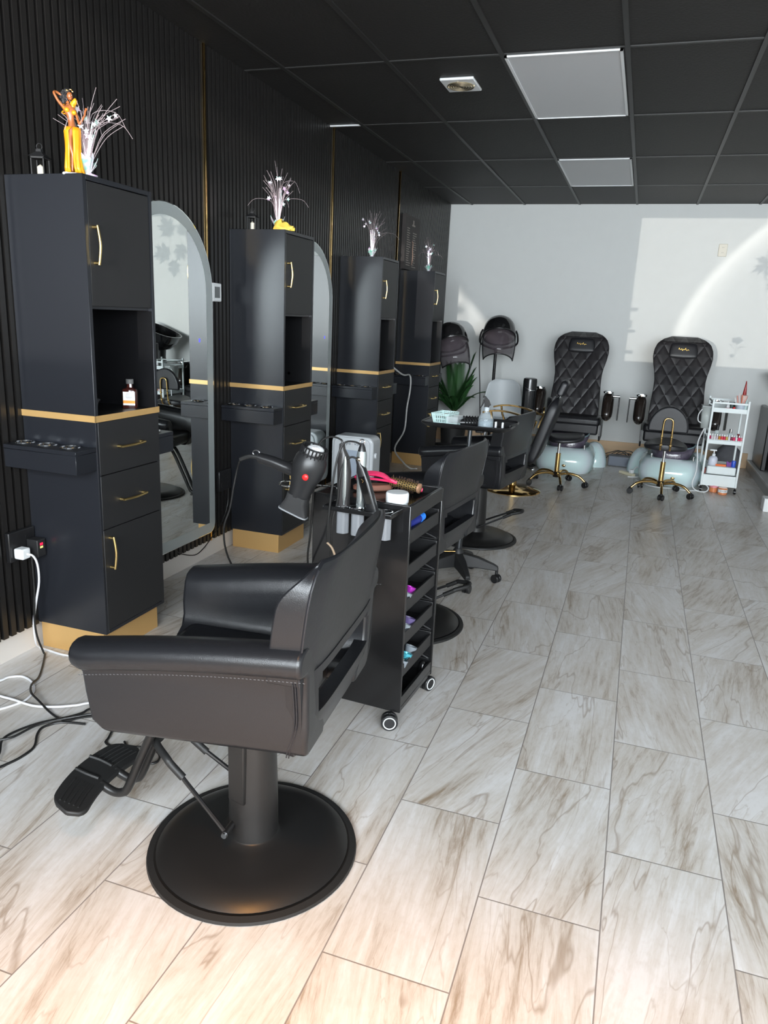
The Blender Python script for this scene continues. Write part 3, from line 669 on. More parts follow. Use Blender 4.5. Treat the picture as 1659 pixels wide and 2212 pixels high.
    for Y_, x0, x1, dep in ((930, 425, 690, .017), (1000, 415, 692, .020), (1150, 420, 688, .022), (1300, 425, 680, .022), (1450, 415, 672, .021), (1600, 400, 700, .022), (1690, 400, 735, .024)):
        r_ = []
        for i in range(36):
            a = -pi/2-0.25+0.24+(2*pi-0.48)*i/35 if Y_ > 960 else -pi/2+0.05+(2*pi-0.1)*i/35
            cx = (x0+x1)/2; hw = (x1-x0)/2
            rip = 1+0.07*sin(i*2.1+Y_*0.004)*(0.3+(Y_-930)/760)
            pt = P(cx+hw*cos(a)*rip, Y_, dep*sin(a)*rip)
            r_.append(pt)
        rings.append(r_)
    n = 36; fs = [(j*n+i, j*n+i+1, (j+1)*n+i+1, (j+1)*n+i) for j in range(len(rings)-1) for i in range(n-1)]
    sk_ = MB().add([p for r_ in rings for p in r_], fs)
    obj('skirt', sk_, orange, t, solid=0.0025)
    b_ = MB()
    for X_, w_, h_ in ((380, .008, .006), (420, .009, .008), (470, .010, .005), (700, .010, .005), (750, .006, .004), (600, .010, .004)): b_.ball(P(X_, 1712, -.004), w_, .012, h_, 10, 6)
    b_.lathe([(.026, -0.002), (.027, 0.001), (.020, 0.003)], (P(560, 1700).x, 0.002, 0), 20, 1.15, 0.8)
    obj('cloud_base', b_, mat('white figurine paint', (0.75, 0.78, 0.76), 0.4), t)
figurine()

# things in the open recess of the nearest station
t = thing('shampoo_bottle', 'dark brown bottle with white and orange label in the nearest recess', 'bottle', (-2.03, 2.655, 1.025), 0.45)
amber = mat('dark amber glass', (0.045, 0.010, 0.008), 0.08, coat=0.5)
m = MB().loft([[(x, y_, z) for x, y_ in sup(a, a*0.85, 5, 20)] for a, z in ((0.030, 0), (0.031, 0.004), (0.031, 0.070), (0.028, 0.078), (0.012, 0.085), (0.011, 0.100))])
obj('body', m, amber, t)
obj('cap', MB().lathe([(0.016, 0.100), (0.016, 0.118), (0.014, 0.120)], n=20), mat('clear grey stopper', (0.12, 0.12, 0.12), 0.15), t)
lb = obj('label', MB().box(-0.024, 0.024, -0.0275, -0.0268, 0.012, 0.068), white_pl, t)
obj('orange_band', MB().box(-0.024, 0.024, -0.0279, -0.0276, 0.020, 0.032), mat('orange label ink', (0.85, 0.32, 0.03), 0.5), lb)
ln = MB()
for z, w_ in ((0.062, .010), (0.056, .012), (0.050, .014), (0.045, .013), (0.040, .010)): ln.box(-w_, w_, -0.0279, -0.0276, z-0.0006, z+0.0006)
obj('printed_lines', ln, mat('grey label ink', (0.25, 0.25, 0.28), 0.6), lb)
t = thing('plastic_box', 'small smoked plastic lidded box in the nearest recess', 'box', (-2.13, 2.48, 1.025), 0.1)
obj('body', MB().loft([[(x, y_, z) for x, y_ in sup(a, b_, 8, 24)] for a, b_, z in ((0.036, 0.056, 0), (0.042, 0.062, 0.034))]), smoke_pl, t)
obj('lid', MB().loft([[(x, y_, z) for x, y_ in sup(a, b_, 8, 24)] for a, b_, z in ((0.046, 0.066, 0.034), (0.046, 0.066, 0.040), (0.036, 0.055, 0.047))]), smoke_pl, t)
t = thing('spray_can', 'slim black can with white lettering beside the plastic box', 'can', (-2.16, 2.395, 1.025), 0)
obj('body', MB().lathe([(0.020, 0), (0.021, 0.003), (0.021, 0.125), (0.014, 0.135)], n=20), bpl, t)
obj('cap', MB().lathe([(0.013, 0.135), (0.013, 0.150), (0.008, 0.155)], n=16), bpl, t)
ls = MB()
for k in range(11):
    if k not in (5,): ls.box(-0.0045, 0.0045, -0.0218, -0.0212, 0.02+k*0.0085, 0.025+k*0.0085+0.001*(k % 3))
o = obj('lettering', ls, mat('white print', (0.8, 0.8, 0.8), 0.5), t); o.rotation_euler = (0, 0, 0.9)

# poster on the slatted wall
t = thing('poster', 'dark canvas poster with pale lines of lettering on the slatted wall', 'poster', (-2.302, 7.39, 2.155))
obj('canvas', MB().box(0, 0.035, -0.24, 0.24, -0.25, 0.25), mat('dark brown canvas print', (0.035, 0.028, 0.026), 0.6, var=0.4, bscale=30), t)
ls = MB(); rnd = random.Random(4)
for col_, (z1, n_) in ((-0.12, (0.13, 17)), (0.07, (0.10, 16))):
    for k in range(n_):
        z = z1-k*0.021
        ls.box(0.035, 0.0358, col_-0.065, col_+rnd.uniform(0.0, 0.075), z-0.005, z+0.003)
ls.box(0.035, 0.0358, -0.03, 0.07, 0.16, 0.175).box(0.035, 0.0358, 0.0, 0.03, 0.175, 0.215)
obj('lettering', ls, mat('pale beige print', (0.30, 0.26, 0.23), 0.6), t)
fg = MB(); fg.tube([(0.036, -0.01, 0.02), (0.036, 0.02, 0.0), (0.036, 0.01, -0.06), (0.036, 0.03, -0.12), (0.036, 0.0, -0.2)], 0.006, 6)
obj('figure_print', fg, mat('pinkish beige print', (0.34, 0.22, 0.17), 0.6), t)
# ================================================================== SALON CHAIRS
def smooth(a, b_, x):
    t = max(0, min(1, (x-a)/(b_-a))); return t*t*(3-2*t)
def chair_arm(sg):
    # x backwards, y sideways, z up (z as in the raised chair)
    prof = [(.235, .462), (.252, .470), (.262, .50), (.267, .56), (.270, .62), (.272, .672), (.280, .682), (.300, .684), (.313, .692), (.320, .706), (.320, .722), (.312, .738), (.297, .748), (.275, .752), (.250, .748), (.228, .738), (.212, .715), (.206, .68), (.203, .62), (.198, .575), (.182, .548), (.15, .535), (.13, .50), (.13, .462)]
    NS = 16; rings = []
    for j in range(NS+1):
        t = j/NS; te = t
        ring = []
        for s_, z in prof:
            fx = -0.322 if z > .672 else -0.322+0.004*(1-smooth(.60, .675, z))+.10*max(0, .60-z)
            if z < .515: fx += .055-math.sqrt(max(0, .055**2-(.515-z)**2))
            rx = .246 if z > .56 else .246-.08*(.56-z)
            x = fx+(rx-fx)*te
            zz = z
            if z > .60: zz = z+(.016-.072*(1-t)+.008*sin(pi*t))*smooth(.60, .68, z)
            if z < .56: zz = z+(-.018+.034*t)*(1-smooth(.48, .56, z))
            # soften the front end of the roll
            e_ = min(t/0.07, 1); k = 1-(1-e_)**2
            cs, cz = .262, .60 if z < .68 else .715
            s2 = cs+(s_-cs)*(0.80+0.20*k) if z > .672 else s_
            z2 = cz+(zz-cz)*(0.85+0.15*k) if z > .672 else zz
            ring.append((x, sg*s2, z2))
        rings.append(ring)
    return MB().loft(rings)
def hw(z):
    pts = [(.44, .215), (.46, .240), (.50, .258), (.56, .268), (.62, .274), (.70, .288), (.80, .300), (.86, .302), (.90, .296), (.925, .282), (.94, .262), (.948, .235)]
    for (a, wa), (b_, wb) in zip(pts, pts[1:]):
        if a <= z <= b_: return wa+(wb-wa)*(z-a)/(b_-a)
    return pts[-1][1]
def shell_x(u, z):
    if z < .58: x = .222+.030*smooth(.445, .58, z)
    elif z < .70: x = .252
    else: x = .252+.034*(z-.70)/.25
    return x-.022*abs(u)**5
def make_base(t, lever_phi, reach, rise, base_m=powder, rim_m=rubber, gold_=False):
    b_ = MB().lathe([(0.283, 0.0), (0.287, 0.004), (0.285, 0.012), (0.268, 0.016), (0.262, 0.012)], n=64)
    bo = obj('base_plate', MB().lathe([(0.255, 0.012), (0.262, 0.018), (0.252, 0.026), (0.236, 0.034), (0.215, 0.042), (0.19, 0.046), (0.10, 0.052), (0.072, 0.056), (0.068, 0.06)], n=64), base_m, t)
    obj('rubber_rim', b_, rim_m, bo)
    c = obj('column', MB().lathe([(0.070, 0.052), (0.068, 0.06), (0.067, 0.14), (0.062, 0.30), (0.058, 0.475)], n=40), base_m, t)
    cp = MB()
    for i in range(1):
        cp.prism([(-0.028, 0.18), (0.028, 0.18), (0.028, 0.44), (-0.028, 0.44)], 1, -0.0685, -0.055)
    o = obj('cover_strip', cp, base_m, c, bevel=0.003); o.rotation_euler = (0, 0, -0.35)
    l_ = MB(); gp = MB(); W_ = 0.062
    q = Matrix.Rotation(lever_phi, 3, 'Z')
    def Q(x, y_, z): return q@Vector((x, y_, z))
    l_.cyl(Q(0.035, -0.104, 0.105), Q(0.035, 0.104, 0.105), 0.0095, None, 14)
    bolt = MB().cyl(Q(0.035, 0.104, 0.105), Q(0.035, 0.110, 0.105), 0.0075, None, 14)
    for sg in (-1, 1):
        l_.tube([Q(0.035, sg*0.096, 0.105), Q(reach*0.75, sg*W_*1.05, 0.105+rise*0.78)], 0.0062, 8, 1)
        gp.tube([Q(reach*0.72, sg*W_*1.05, 0.105+rise*0.745), Q(reach*0.88, sg*W_, 0.105+rise*0.95), Q(reach*0.93, sg*W_*0.95, 0.105+rise*1.02), Q(reach+0.035, sg*0.025, 0.105+rise*1.12), Q(reach+0.04, 0, 0.105+rise*1.13)], 0.0105, 10, 4)
    lv = obj('pump_lever', l_, mat('worn black steel', (0.05, 0.05, 0.052), 0.3, 0.8), t)
    obj('rubber_grip', gp, rubber, lv)
    obj('chrome_bolt', bolt, chrome, lv)
def make_chair(label, loc, rot, dz, lever, arms=None):
    t = thing('salon_chair', label, 'chair', loc, rot, 'black leatherette salon chairs facing the mirrors')
    for sg in (-1, 1):
        a = obj('armrest', chair_arm(sg), lea, t, bevel=0.010, seg=3)
        st_ = MB()
        pts = []
        for j in range(60):
            x = -0.29+0.54*j/59; z = .692+.016-.072*(1-j/59)+.008*sin(pi*j/59)-.006
            st_.box(x, x+0.0045, sg*.3155-0.0008, sg*.3155+0.0008, z-.0005, z+.0005)
        obj('stitching', st_, mat('grey thread', (0.10, 0.10, 0.105), 0.7), a)
        a.location = (0, 0, dz)
    # seat
    m = MB().box(-.29, .16, -.20, .20, .465, .560)
    o = obj('seat_cushion', m, lea, t, bevel=0.03, seg=5); o.location = (0, 0, dz)
    # upper back (upholstered block with a curved front)
    rings = []
    NZ = 20
    for j in range(NZ+1):
        z = .668+(.948-.668)*j/NZ; w_ = hw(z)
        xr = lambda u: shell_x(u, z)
        th = .088*(1-.10*j/NZ)*(1-smooth(.84, .956, z)**1.4*0.85)
        ring = []
        for i in range(13):
            u = -1+2*i/12; ring.append((xr(u), u*w_, z))
        for i in range(13):
            u = 1-2*i/12; ring.append((xr(u)-th*(1-.12*abs(u)**6)+.012*(1-u*u), u*w_, z))
        rings.append(ring)
    o = obj('backrest', MB().loft(rings), lea, t, bevel=0.007, seg=3); o.location = (0, 0, dz)
    for sg in (-1, 1):
        pp = MB()
        P = [(shell_x(1, z)+0.001, sg*(hw(z)+.001), z) for z in [.672+.012*k for k in range(23)]]
        pp.tube(P, 0.0028, 6, 1)
        obj('piping', pp, lea2, o)
    # wrap-around rear shell with the oblong slot
    zs = [.477, .480, .484, .490, .50, .52, .54, .56, .575, .60, .625, .65, .668, .69]
    us = [-1+2*i/24 for i in range(25)]
    def hole(u, z):
        s_ = abs(u*hw(z)); cr = .028
        if not (.570 < z < .668): return False
        lim = .205 if .585 < z < .656 else .19
        return s_ < lim
    vs = []; fs = []; idx = {}
    nz, nu = len(zs), len(us)
    for j, z in enumerate(zs):
        for i, u in enumerate(us):
            vs.append((shell_x(u, z)+0.002, u*hw(z), z))
    for j, z in enumerate(zs):
        for i, u in enumerate(us):
            vs.append((shell_x(u, z)-0.035, u*(hw(z)-.004), z+ (0.004 if j == 0 else 0)))
    N_ = nz*nu
    solid = {(j, i) for j in range(nz-1) for i in range(nu-1) if not hole((us[i]+us[i+1])/2, (zs[j]+zs[j+1])/2)}
    for (j, i) in solid:
        a, b_, c, d = j*nu+i, j*nu+i+1, (j+1)*nu+i+1, (j+1)*nu+i
        fs.append((a, b_, c, d)); fs.append((N_+d, N_+c, N_+b_, N_+a))
        for (nj, ni, e1, e2) in ((j-1, i, a, b_), (j, i+1, b_, c), (j+1, i, c, d), (j, i-1, d, a)):
            if (nj, ni) not in solid: fs.append((e2, e1, N_+e1, N_+e2))
    o = obj('rear_shell', MB().add(vs, fs), lea, t, bevel=0.006, seg=3); o.location = (0, 0, dz)
    for sg in (-1, 1):
        sm = MB()
        for off in (0.0, 0.010):
            sm.tube([(shell_x(1, z)-0.008-off*.6, sg*(hw(z)+.0015), z) for z in (.472, .48, .50, .54, .58, .62, .66, .68)], 0.0014, 6, 2)
        obj('seam', sm, lea2, o)
    # footrest
    f = MB()
    q = lambda x, y_, z: (x, y_, z)
    for y_ in (-.035, .035):
        f.tube([(-.18, y_, .47), (-.235, y_, .42), (-.315, y_, .25), (-.365, y_, .135), (-.385, y_, .112), (-.415, y_, .108), (-.455, y_, .125)], 0.0125, 10, 5)
    fo = obj('footrest_arm', f, powder, t); fo.location = (0, 0, dz)
    P1 = [];
    for i in range(25):
        y_ = -.165+.33*i/24; c_ = -.445-.028*cos(y_/.165*pi/2); P1.append((c_, y_))
    outl = []
    n = 28
    for i in range(n+1):
        s_ = -1+2*i/n; outl.append((-.415-.055*(1-s_*s_*0.9)+0.0, s_*.150))
    L_ = []
    for i in range(n+1):
        s_ = -1+2*i/n; y_ = s_*.165-.015; mid = -.490+.030*s_*s_; hwid = .052*math.sqrt(max(0.0, 1-(max(0, abs(s_)-.72)/.28)**2))
        L_.append((y_, mid, max(hwid, .004)))
    pl = [(m_+h_, y_) for y_, m_, h_ in L_]+[(m_-h_, y_) for y_, m_, h_ in reversed(L_)]
    tilt = lambda x, z: z+(-.445-x)*0.22
    m = MB(); nn = len(pl)
    vs = [(x, y_, tilt(x, .118)) for x, y_ in pl]+[(x, y_, tilt(x, .132)) for x, y_ in pl]
    m.add(vs, [(i, (i+1) % nn, nn+(i+1) % nn, nn+i) for i in range(nn)]+[tuple(range(nn))[::-1], tuple(range(nn, 2*nn))])
    b_ = obj('foot_board', m, rubber, t, bevel=0.004); b_.location = (0, 0, dz)
    for sg in (-1, 1):
        rb = MB()
        for k in range(5):
            dx = -.034+.017*k
            rb.tube([(-.490+.030*(s_*s_)+dx*.8, sg*s_*.165-.015, tilt(-.490+.030*(s_*s_)+dx*.8, .1335)) for s_ in (.30, .5, .7, .84)], 0.0026, 6, 2)
        rb.tube([(-.538+.045*.04, sg*.032, tilt(-.538, .135)), (-.500, sg*.035, tilt(-.50, .136)), (-.462, sg*.032, tilt(-.462, .135))], 0.005, 6, 2)
        obj('tread_ribs', rb, rubber, b_)
    make_base(t, *lever)
    return t
C9 = R(4.5)
make_chair('black salon chair nearest the camera on a round black base', (-.855, 1.575, 0), C9, 0.0, (pi-0.02, 0.245, 0.155))
make_chair('black salon chair behind the black trolley, second from the camera', (-.94, 3.27, 0), R(-7), -0.035, (R(14), 0.26, 0.11))
make_chair('black salon chair behind the small tray stand, third from the camera', (-.935, 4.87, 0), R(-10), -0.06, (R(10), 0.27, 0.11))

# ================================================================== TROLLEY BESIDE THE NEAREST CHAIR
gl_black = mat('glossy black plastic', (0.011, 0.011, 0.0115), 0.14, bump=0.08, bscale=30)
def caster(name, parent, x, y_, top, r=0.030, ang=0.4, ring=True, fork=True):
    m = MB(); d = Vector((cos(ang), sin(ang), 0))
    for sg in (-1, 1):
        c = Vector((x, y_, r))+d*sg*0.011
        m.cyl(c-d*0.0075, c+d*0.0075, r, None, 26)
    m.cyl((x, y_, r*1.2), (x, y_, top), 0.006, None, 10)
    m.ball((x, y_, r*1.35), 0.016, 0.016, 0.016, 12, 8)
    o = obj(name, m, bpl, parent, bevel=0.002)
    if ring:
        g_ = MB()
        for sg in (-1, 1):
            c = Vector((x, y_, r))+d*sg*0.0192; u = Vector((-d.y, d.x, 0))
            g_.tube([c+u*cos(2*pi*i/24)*r*0.70+Vector((0, 0, sin(2*pi*i/24)*r*0.70)) for i in range(24)], 0.0022, 6, 1, True)
        obj('white_ring', g_, white_pl, o)
    return o
TR = R(-4)
t = thing('salon_trolley', 'tall black plastic trolley with open side shelves beside nearest chair', 'trolley', (-.665, 2.31, 0), TR)
# local: x from -0.37 to 0, y from 0 to 0.35
m = MB()
m.box(-.37, 0, 0, .012, .07, .84).box(-.37, 0, .338, .35, .07, .84)
obj('side_panel', MB().box(-.37, 0, 0, .012, .066, .838), gl_black, t, bevel=0.003)
obj('side_panel', MB().box(-.37, 0, .338, .35, .066, .838), gl_black, t, bevel=0.003)
obj('back_panel', MB().box(-.37, -.36, .012, .338, .066, .81), gl_black, t)
obj('base_panel', MB().box(-.37, -.002, .012, .338, .066, .085).box(-.014, -.002, .012, .338, .085, .125), gl_black, t, bevel=0.002)
m = MB().box(-.36, -.002, .012, .338, .800, .808).box(-.014, 0.0, 0.012, .338, .785, .838).box(-.37, -.358, 0, .35, .80, .838)
obj('top_tray', m, gl_black, t, bevel=0.003)
for k, zr in enumerate((.757, .632, .507, .382, .257)):
    m = MB().box(-.345, -.006, .022, .328, zr-.060, zr-.055)
    m.box(-.016, -.006, .022, .328, zr-.060, zr-.010).box(-.345, -.338, .022, .328, zr-.060, zr).box(-.345, -.006, .022, .028, zr-.060, zr).box(-.345, -.006, .322, .328, zr-.060, zr)
    d = obj('tray', m, mat('matte black tray', (0.013, 0.013, 0.014), 0.4), t, bevel=0.002)
    if k < 5:
        x_ = MB()
        x_.tube([(-.012, .323, zr-.063), (-.16, .331, zr-.115)], .004, 6, 1); x_.tube([(-.17, .332, zr-.063), (-.012, .331, zr-.118)], .004, 6, 1)
        x_.box(-.2, -.01, .326, .337, zr-.122, zr-.118)
        obj('rail_brace', x_, bpl_m, d)
m = MB()
for (x, y_) in ((-.035, .03), (-.03, .32), (-.335, .03), (-.335, .32)):
    c_ = MB().loft([[(x+a*cos(2*pi*i/16), y_+a*sin(2*pi*i/16), z) for i in range(16)] for a, z in ((.022, .062), (.020, .09), (.013, .118), (.004, .128))])
    m.v, m.f = m.v, m.f; n_ = len(m.v); m.v += c_.v; m.f += [tuple(i+n_ for i in f_) for f_ in c_.f]
obj('caster_housing', m, gl_black, t)
caster('caster', t, -.035, -.008, .065, .031, -1.15); caster('caster', t, -.012, .335, .065, .031, -.35)
caster('caster', t, -.335, -.005, .065, .031, .5); caster('caster', t, -.335, .345, .065, .031, .2)
# tool shelf on the near side panel with grey tubes
m = MB().box(-.275, -.03, -.105, 0, .812, .820).box(-.275, -.03, -.108, -.102, .812, .827).box(-.278, -.272, -.108, 0, .812, .827).box(-.033, -.027, -.108, 0, .812, .827)
sh = obj('tool_shelf', m, gl_black, t, bevel=0.002)
for cx in (-.225, -.170, -.07):
    prof = [(cx+.022*(1+.05*cos(6*2*pi*i/36))*cos(2*pi*i/36), -.055+.022*(1+.05*cos(6*2*pi*i/36))*sin(2*pi*i/36)) for i in range(36)]
    obj('grey_sleeve', MB().prism(prof, 2, .728, .812), mat('light grey plastic sleeve', (0.20, 0.21, 0.225), 0.3), sh)
m = MB()
for cx in (-.225, -.175, -.07): m.tube([(cx+.025*cos(2*pi*i/20), -.055+.025*sin(2*pi*i/20), .822) for i in range(20)], .0028, 6, 1, True)
obj('sleeve_rim', m, chrome, sh)
# ring hanger for the hair dryer
m = MB(); hc = Vector((-.395, -.10, .885))
m.tube([hc+Vector((.046*cos(a), .046*sin(a), 0)) for a in [2*pi*i/24 for i in range(24)]], .0038, 8, 1, True)
m.tube([hc+Vector((.046, 0, 0)), (-.30, -.06, .882), (-.265, -.03, .872), (-.25, -.008, .84)], .0038, 8, 3)
obj('ring_hanger', m, chrome, t)

def W2(x, y_, z):   # trolley local -> world
    return (-.665+x*cos(TR)-y_*sin(TR), 2.31+x*sin(TR)+y_*cos(TR), z)
# hair dryer hanging in the ring
hd = mat('matte black dryer body', (0.018, 0.018, 0.019), 0.38)
A = Vector((-.973, 2.2, 1.012)); Bn = Vector((-1.046, 2.2, .795))
ax = (Bn-A).normalized(); L = (Bn-A).length
t = thing('hair_dryer', 'black hair dryer with red button hanging in the ring holder', 'hair dryer', tuple(A))
q = ax.to_track_quat('Z', 'Y').to_matrix()
obj('body', MB().lathe([(.044, .012), (.053, .03), (.056, .055), (.053, .085), (.045, .11), (.040, .135), (.036, .165), (.032, .168)], n=32, rotm=q), hd, t)
m = MB()
for i in range(22):
    a = 2*pi*i/22; p = Vector((cos(a)*.043, sin(a)*.043, -.012)); p2 = Vector((cos(a)*.045, sin(a)*.045, .028))
    m.cyl(q@p, q@p2, .0028, None, 6)
m.tube([q@Vector((.043*cos(2*pi*i/20), .043*sin(2*pi*i/20), -.012)) for i in range(20)], .003, 6, 1, True)
ca = obj('rear_cage', m, bpl, t)
m = MB().ball(q@Vector((0, 0, .000)), .033, .033, .020, 14, 10)
obj('lint_filter', m, mat('pale grey lint', (0.65, 0.65, 0.66), 0.8, bump=1.0, bscale=120, bdist=.006), t)
def sect(z, a, b_): return [q@Vector((x, y_, z)) for x, y_ in sup(a, b_, 4, 24)]
nz_ = MB().loft([sect(.160, .036, .036), sect(.185, .033, .036), sect(.222, .018, .050), sect(.228, .018, .052)])
nz_ = obj('nozzle', nz_, mat('grey black nozzle', (0.035, 0.035, 0.036), 0.45), t)
obj('nozzle_lip', MB().loft([sect(.227, .020, .054), sect(.232, .020, .054)]), mat('worn grey edge', (0.25, 0.26, 0.27), 0.4), nz_)
# handle goes left and up in the photo
h0 = q@Vector((-.0, 0, .085)); m = MB()
hp = [h0+Vector((-.03, -.01, .012)), Vector((-1.055, 2.19, .945))-A, Vector((-1.11, 2.185, .962))-A, Vector((-1.165, 2.18, .974))-A]
m.tube([h0]+hp, lambda s_: .025-.008*s_, 14, 4)
ha = obj('handle', m, bpl, t)
obj('cord_sleeve', MB().tube([Vector((-1.165, 2.18, .974))-A, Vector((-1.20, 2.18, .974))-A, Vector((-1.235, 2.18, .960))-A], .0075, 8, 3), rubber, ha)
obj('hanging_loop', MB().tube([Vector((-1.175+.013*cos(2*pi*i/12), 2.18, .988+.009*sin(2*pi*i/12)))-A for i in range(12)], .0022, 6, 1, True), mat('dark steel loop', (0.2, 0.2, 0.2), 0.3, 0.9), ha)
obj('red_button', MB().ball(q@Vector((0, 0, .088))+Vector((.020, -.050, .004)), .0115, .006, .0115, 14, 10), red_pl, t)
obj('power_cord', MB().tube([Vector(p)-A for p in ((-1.235, 2.18, .960), (-1.258, 2.2, .922), (-1.273, 2.2, .856), (-1.288, 2.2, .778), (-1.313, 2.2, .70), (-1.327, 2.25, .58), (-1.34, 2.4, .40), (-1.42, 2.6, .2), (-1.6, 2.8, .03), (-1.8, 2.95, .004), (-2.1, 3.3, .004))], .0036, 8, 5), cordb, t)

# flat iron standing in the first sleeve
t = thing('flat_iron', 'dark flat iron with silver plate standing in the trolley sleeve', 'flat iron', W2(-.225, -.055, .80)); t.scale = (1.2, 1.2, 1.0)
m = MB().loft([[(x, y_, z) for x, y_ in sup(a, b_, 3, 20, (c, 0))] for a, b_, c, z in ((.016, .016, 0, 0.0), (.017, .017, .0, .06), (.019, .016, .0, .14), (.016, .014, -.004, .19), (.008, .010, -.008, .215), (.007, .008, -.009, .232))])
o = obj('body', m, mat('dark brown grey plastic', (0.035, 0.032, 0.032), 0.35), t)
obj('silver_plate', MB().loft([[(x, y_, z) for x, y_ in sup(a, .003, 3, 14, (.008, -.017))] for a, z in ((.002, .03), (.006, .06), (.006, .12), (.005, .18), (.002, .195))]), mat('brushed silver', (0.55, 0.60, 0.60), 0.25, 0.9), t)
obj('power_cord', MB().tube([(-.009, 0, .23), (-.012, 0, .245), (-.035, -.02, .256), (-.062, -.03, .235), (-.075, -.03, .17), (-.083, -.02, .09), (-.09, -.01, 0), (-.10, 0, -.10), (-.12, .03, -.20), (-.14, .1, -.35)], .0032, 8, 5), cordb, t)
# curling wand
t = thing('curling_iron', 'silver curling iron with hook loop standing in the trolley', 'curling iron', W2(-.163, -.055, .80)); t.scale = (1.2, 1.2, 1.0)
sv = mat('satin silver metal', (0.55, 0.60, 0.60), 0.25, 0.85)
obj('barrel', MB().lathe([(.010, 0), (.011, .02), (.011, .11), (.013, .125), (.014, .20), (.012, .215)], n=20), sv, t)
obj('cap', MB().lathe([(.012, .213), (.009, .228), (.005, .240)], n=16), bpl, t)
obj('hook_loop', MB().tube([(.007*cos(2*pi*i/12), 0, .247+.007*sin(2*pi*i/12)) for i in range(12)], .0016, 6, 1, True), chrome, t)
obj('power_cord', MB().tube([(0, 0, .235), (-.02, -.01, .246), (-.045, -.02, .24), (-.060, -.03, .19), (-.068, -.04, .1), (-.073, -.045, 0.02), (-.078, -.045, -.05), (-.08, -.04, -.10)], .0030, 8, 5), cordb, t)
obj('cord_end', MB().tube([(-.08, -.04, -.10), (-.065, -.04, -.115), (-.055, -.04, -.14)], .0034, 6, 3), mat('tan cord end', (0.38, 0.27, 0.18), 0.6), t)
# black straightener leaning
t = thing('hair_straightener', 'glossy black straightener with gold mark leaning in the trolley shelf', 'flat iron', W2(-.115, -.06, .825))
t.rotation_euler = (0, R(-19), TR)
m = MB().loft([[(x, y_, z) for x, y_ in sup(a, .014, 4, 20)] for a, z in ((.015, -.02), (.019, 0.0), (.019, .09), (.015, .14), (.009, .155), (.008, .175))])
obj('body', m, bpl, t, bevel=0.001)
obj('inlay_panel', MB().box(-.010, .010, -.0155, -.013, .02, .115), mat('piano black', (0.006, 0.006, 0.006), 0.05), t)
obj('gold_mark', MB().tube([(-.003, -.016, .108), (.003, -.016, .100), (-.002, -.016, .096)], .0012, 6, 1), gold, t)
obj('power_cord', MB().tube([(0, 0, .17), (-.025, 0, .185), (-.055, -.01, .170), (-.08, -.02, .12), (-.11, -.02, .05), (-.14, -.03, 0.0), (-.17, -.02, -.07), (-.21, 0, -.16), (-.26, .08, -.33)], .0036, 8, 5), cordb, t)
obj('swivel_ring', MB().ball((.004, -.006, .172), .012, .009, .011, 12, 8), mat('polished champagne metal', (0.75, 0.70, 0.6), 0.12, 1.0), t)

# on the top tray
pk = mat('hot pink plastic', (0.78, 0.03, 0.13), 0.3)
t = thing('paddle_brush', 'pink vented hair brush with wooden back on the black trolley top', 'brush', (-.895, 2.575, .812), R(12)); t.scale = (1.25, 1.25, 1.35)
m = MB()
for k in range(7):
    w_ = -.021+.007*k
    m.tube([(-.055, w_*.5, .036), (-.03, w_, .046), (.0, w_*1.05, .049), (.03, w_, .044), (.055, w_*.4, .030)], .0026, 6, 3)
m.tube([(.05, 0, .032), (.09, 0, .022), (.15, 0, .010)], .006, 8, 3)
m.tube([(-.052, 0, .030), (-.040, .020, .034), (0, .028, .038), (.04, .020, .034), (.055, 0, .028), (.04, -.020, .034), (0, -.028, .038), (-.04, -.020, .034)], .0035, 6, 3, True)
obj('vent_ribs', m, pk, t)
t = thing('wooden_brush', 'oval wooden brush lying beneath the pink vent brush', 'brush', (-.90, 2.585, .810), R(30))
obj('wood_body', MB().loft([[(x, y_, z) for x, y_ in sup(a, b_, 2.2, 26)] for a, b_, z in ((.065, .022, 0), (.075, .028, .006), (.075, .028, .018), (.068, .024, .023))]), mat('reddish brown wood', (0.30, 0.13, 0.09), 0.45, var=0.3, bscale=60, stretch=(.4, 4, 4)), t)
t = thing('round_brush', 'gold round hair brush with bristles on the trolley top', 'brush', (-.775, 2.60, .842), R(0))
t.rotation_euler = (0, R(6), R(-8))
m = MB(); m.cyl((-.06, 0, 0), (.055, 0, 0), .017, None, 24)
ga = mat('gold perforated barrel', (0.62, 0.42, 0.16), 0.3, 0.8)
obj('barrel', m, ga, t)
hl = MB()
for i in range(12):
    for k in range(12):
        a = 2*pi*i/12+(k % 2)*.26; x = -.055+k*.0095; c = Vector((x, cos(a)*.0172, sin(a)*.0172)); n_ = Vector((0, cos(a), sin(a)))
        hl.cyl(c-n_*.001, c+n_*.0006, .0028, None, 6)
obj('vent_holes', hl, dark_in, t)
bs = MB(); rnd = random.Random(1)
for i in range(150):
    a = rnd.uniform(0, 2*pi); x = rnd.uniform(-.055, .05); n_ = Vector((0, cos(a), sin(a))); c = Vector((x, 0, 0))
    bs.cyl(c+n_*.016, c+n_*.027, .0006, None, 4)
o = obj('bristles', bs, mat('brown bristle', (0.10, 0.05, 0.03), 0.6), t); o['kind'] = 'stuff'
obj('end_cap', MB().lathe([(.019, .053), (.019, .060), (.012, .063)], n=24, rotm=Matrix.Rotation(pi/2, 3, 'Y')), mat('copper tan cap', (0.55, 0.30, 0.18), 0.35, 0.4), t)
t = thing('cream_jar', 'white lidded round jar at the front corner of the trolley top', 'jar', (-.735, 2.375, .809))
obj('jar_body', MB().lathe([(.036, 0), (.038, .003), (.038, .022)], n=36), mat('translucent white jar', (0.78, 0.82, 0.83), 0.25), t)
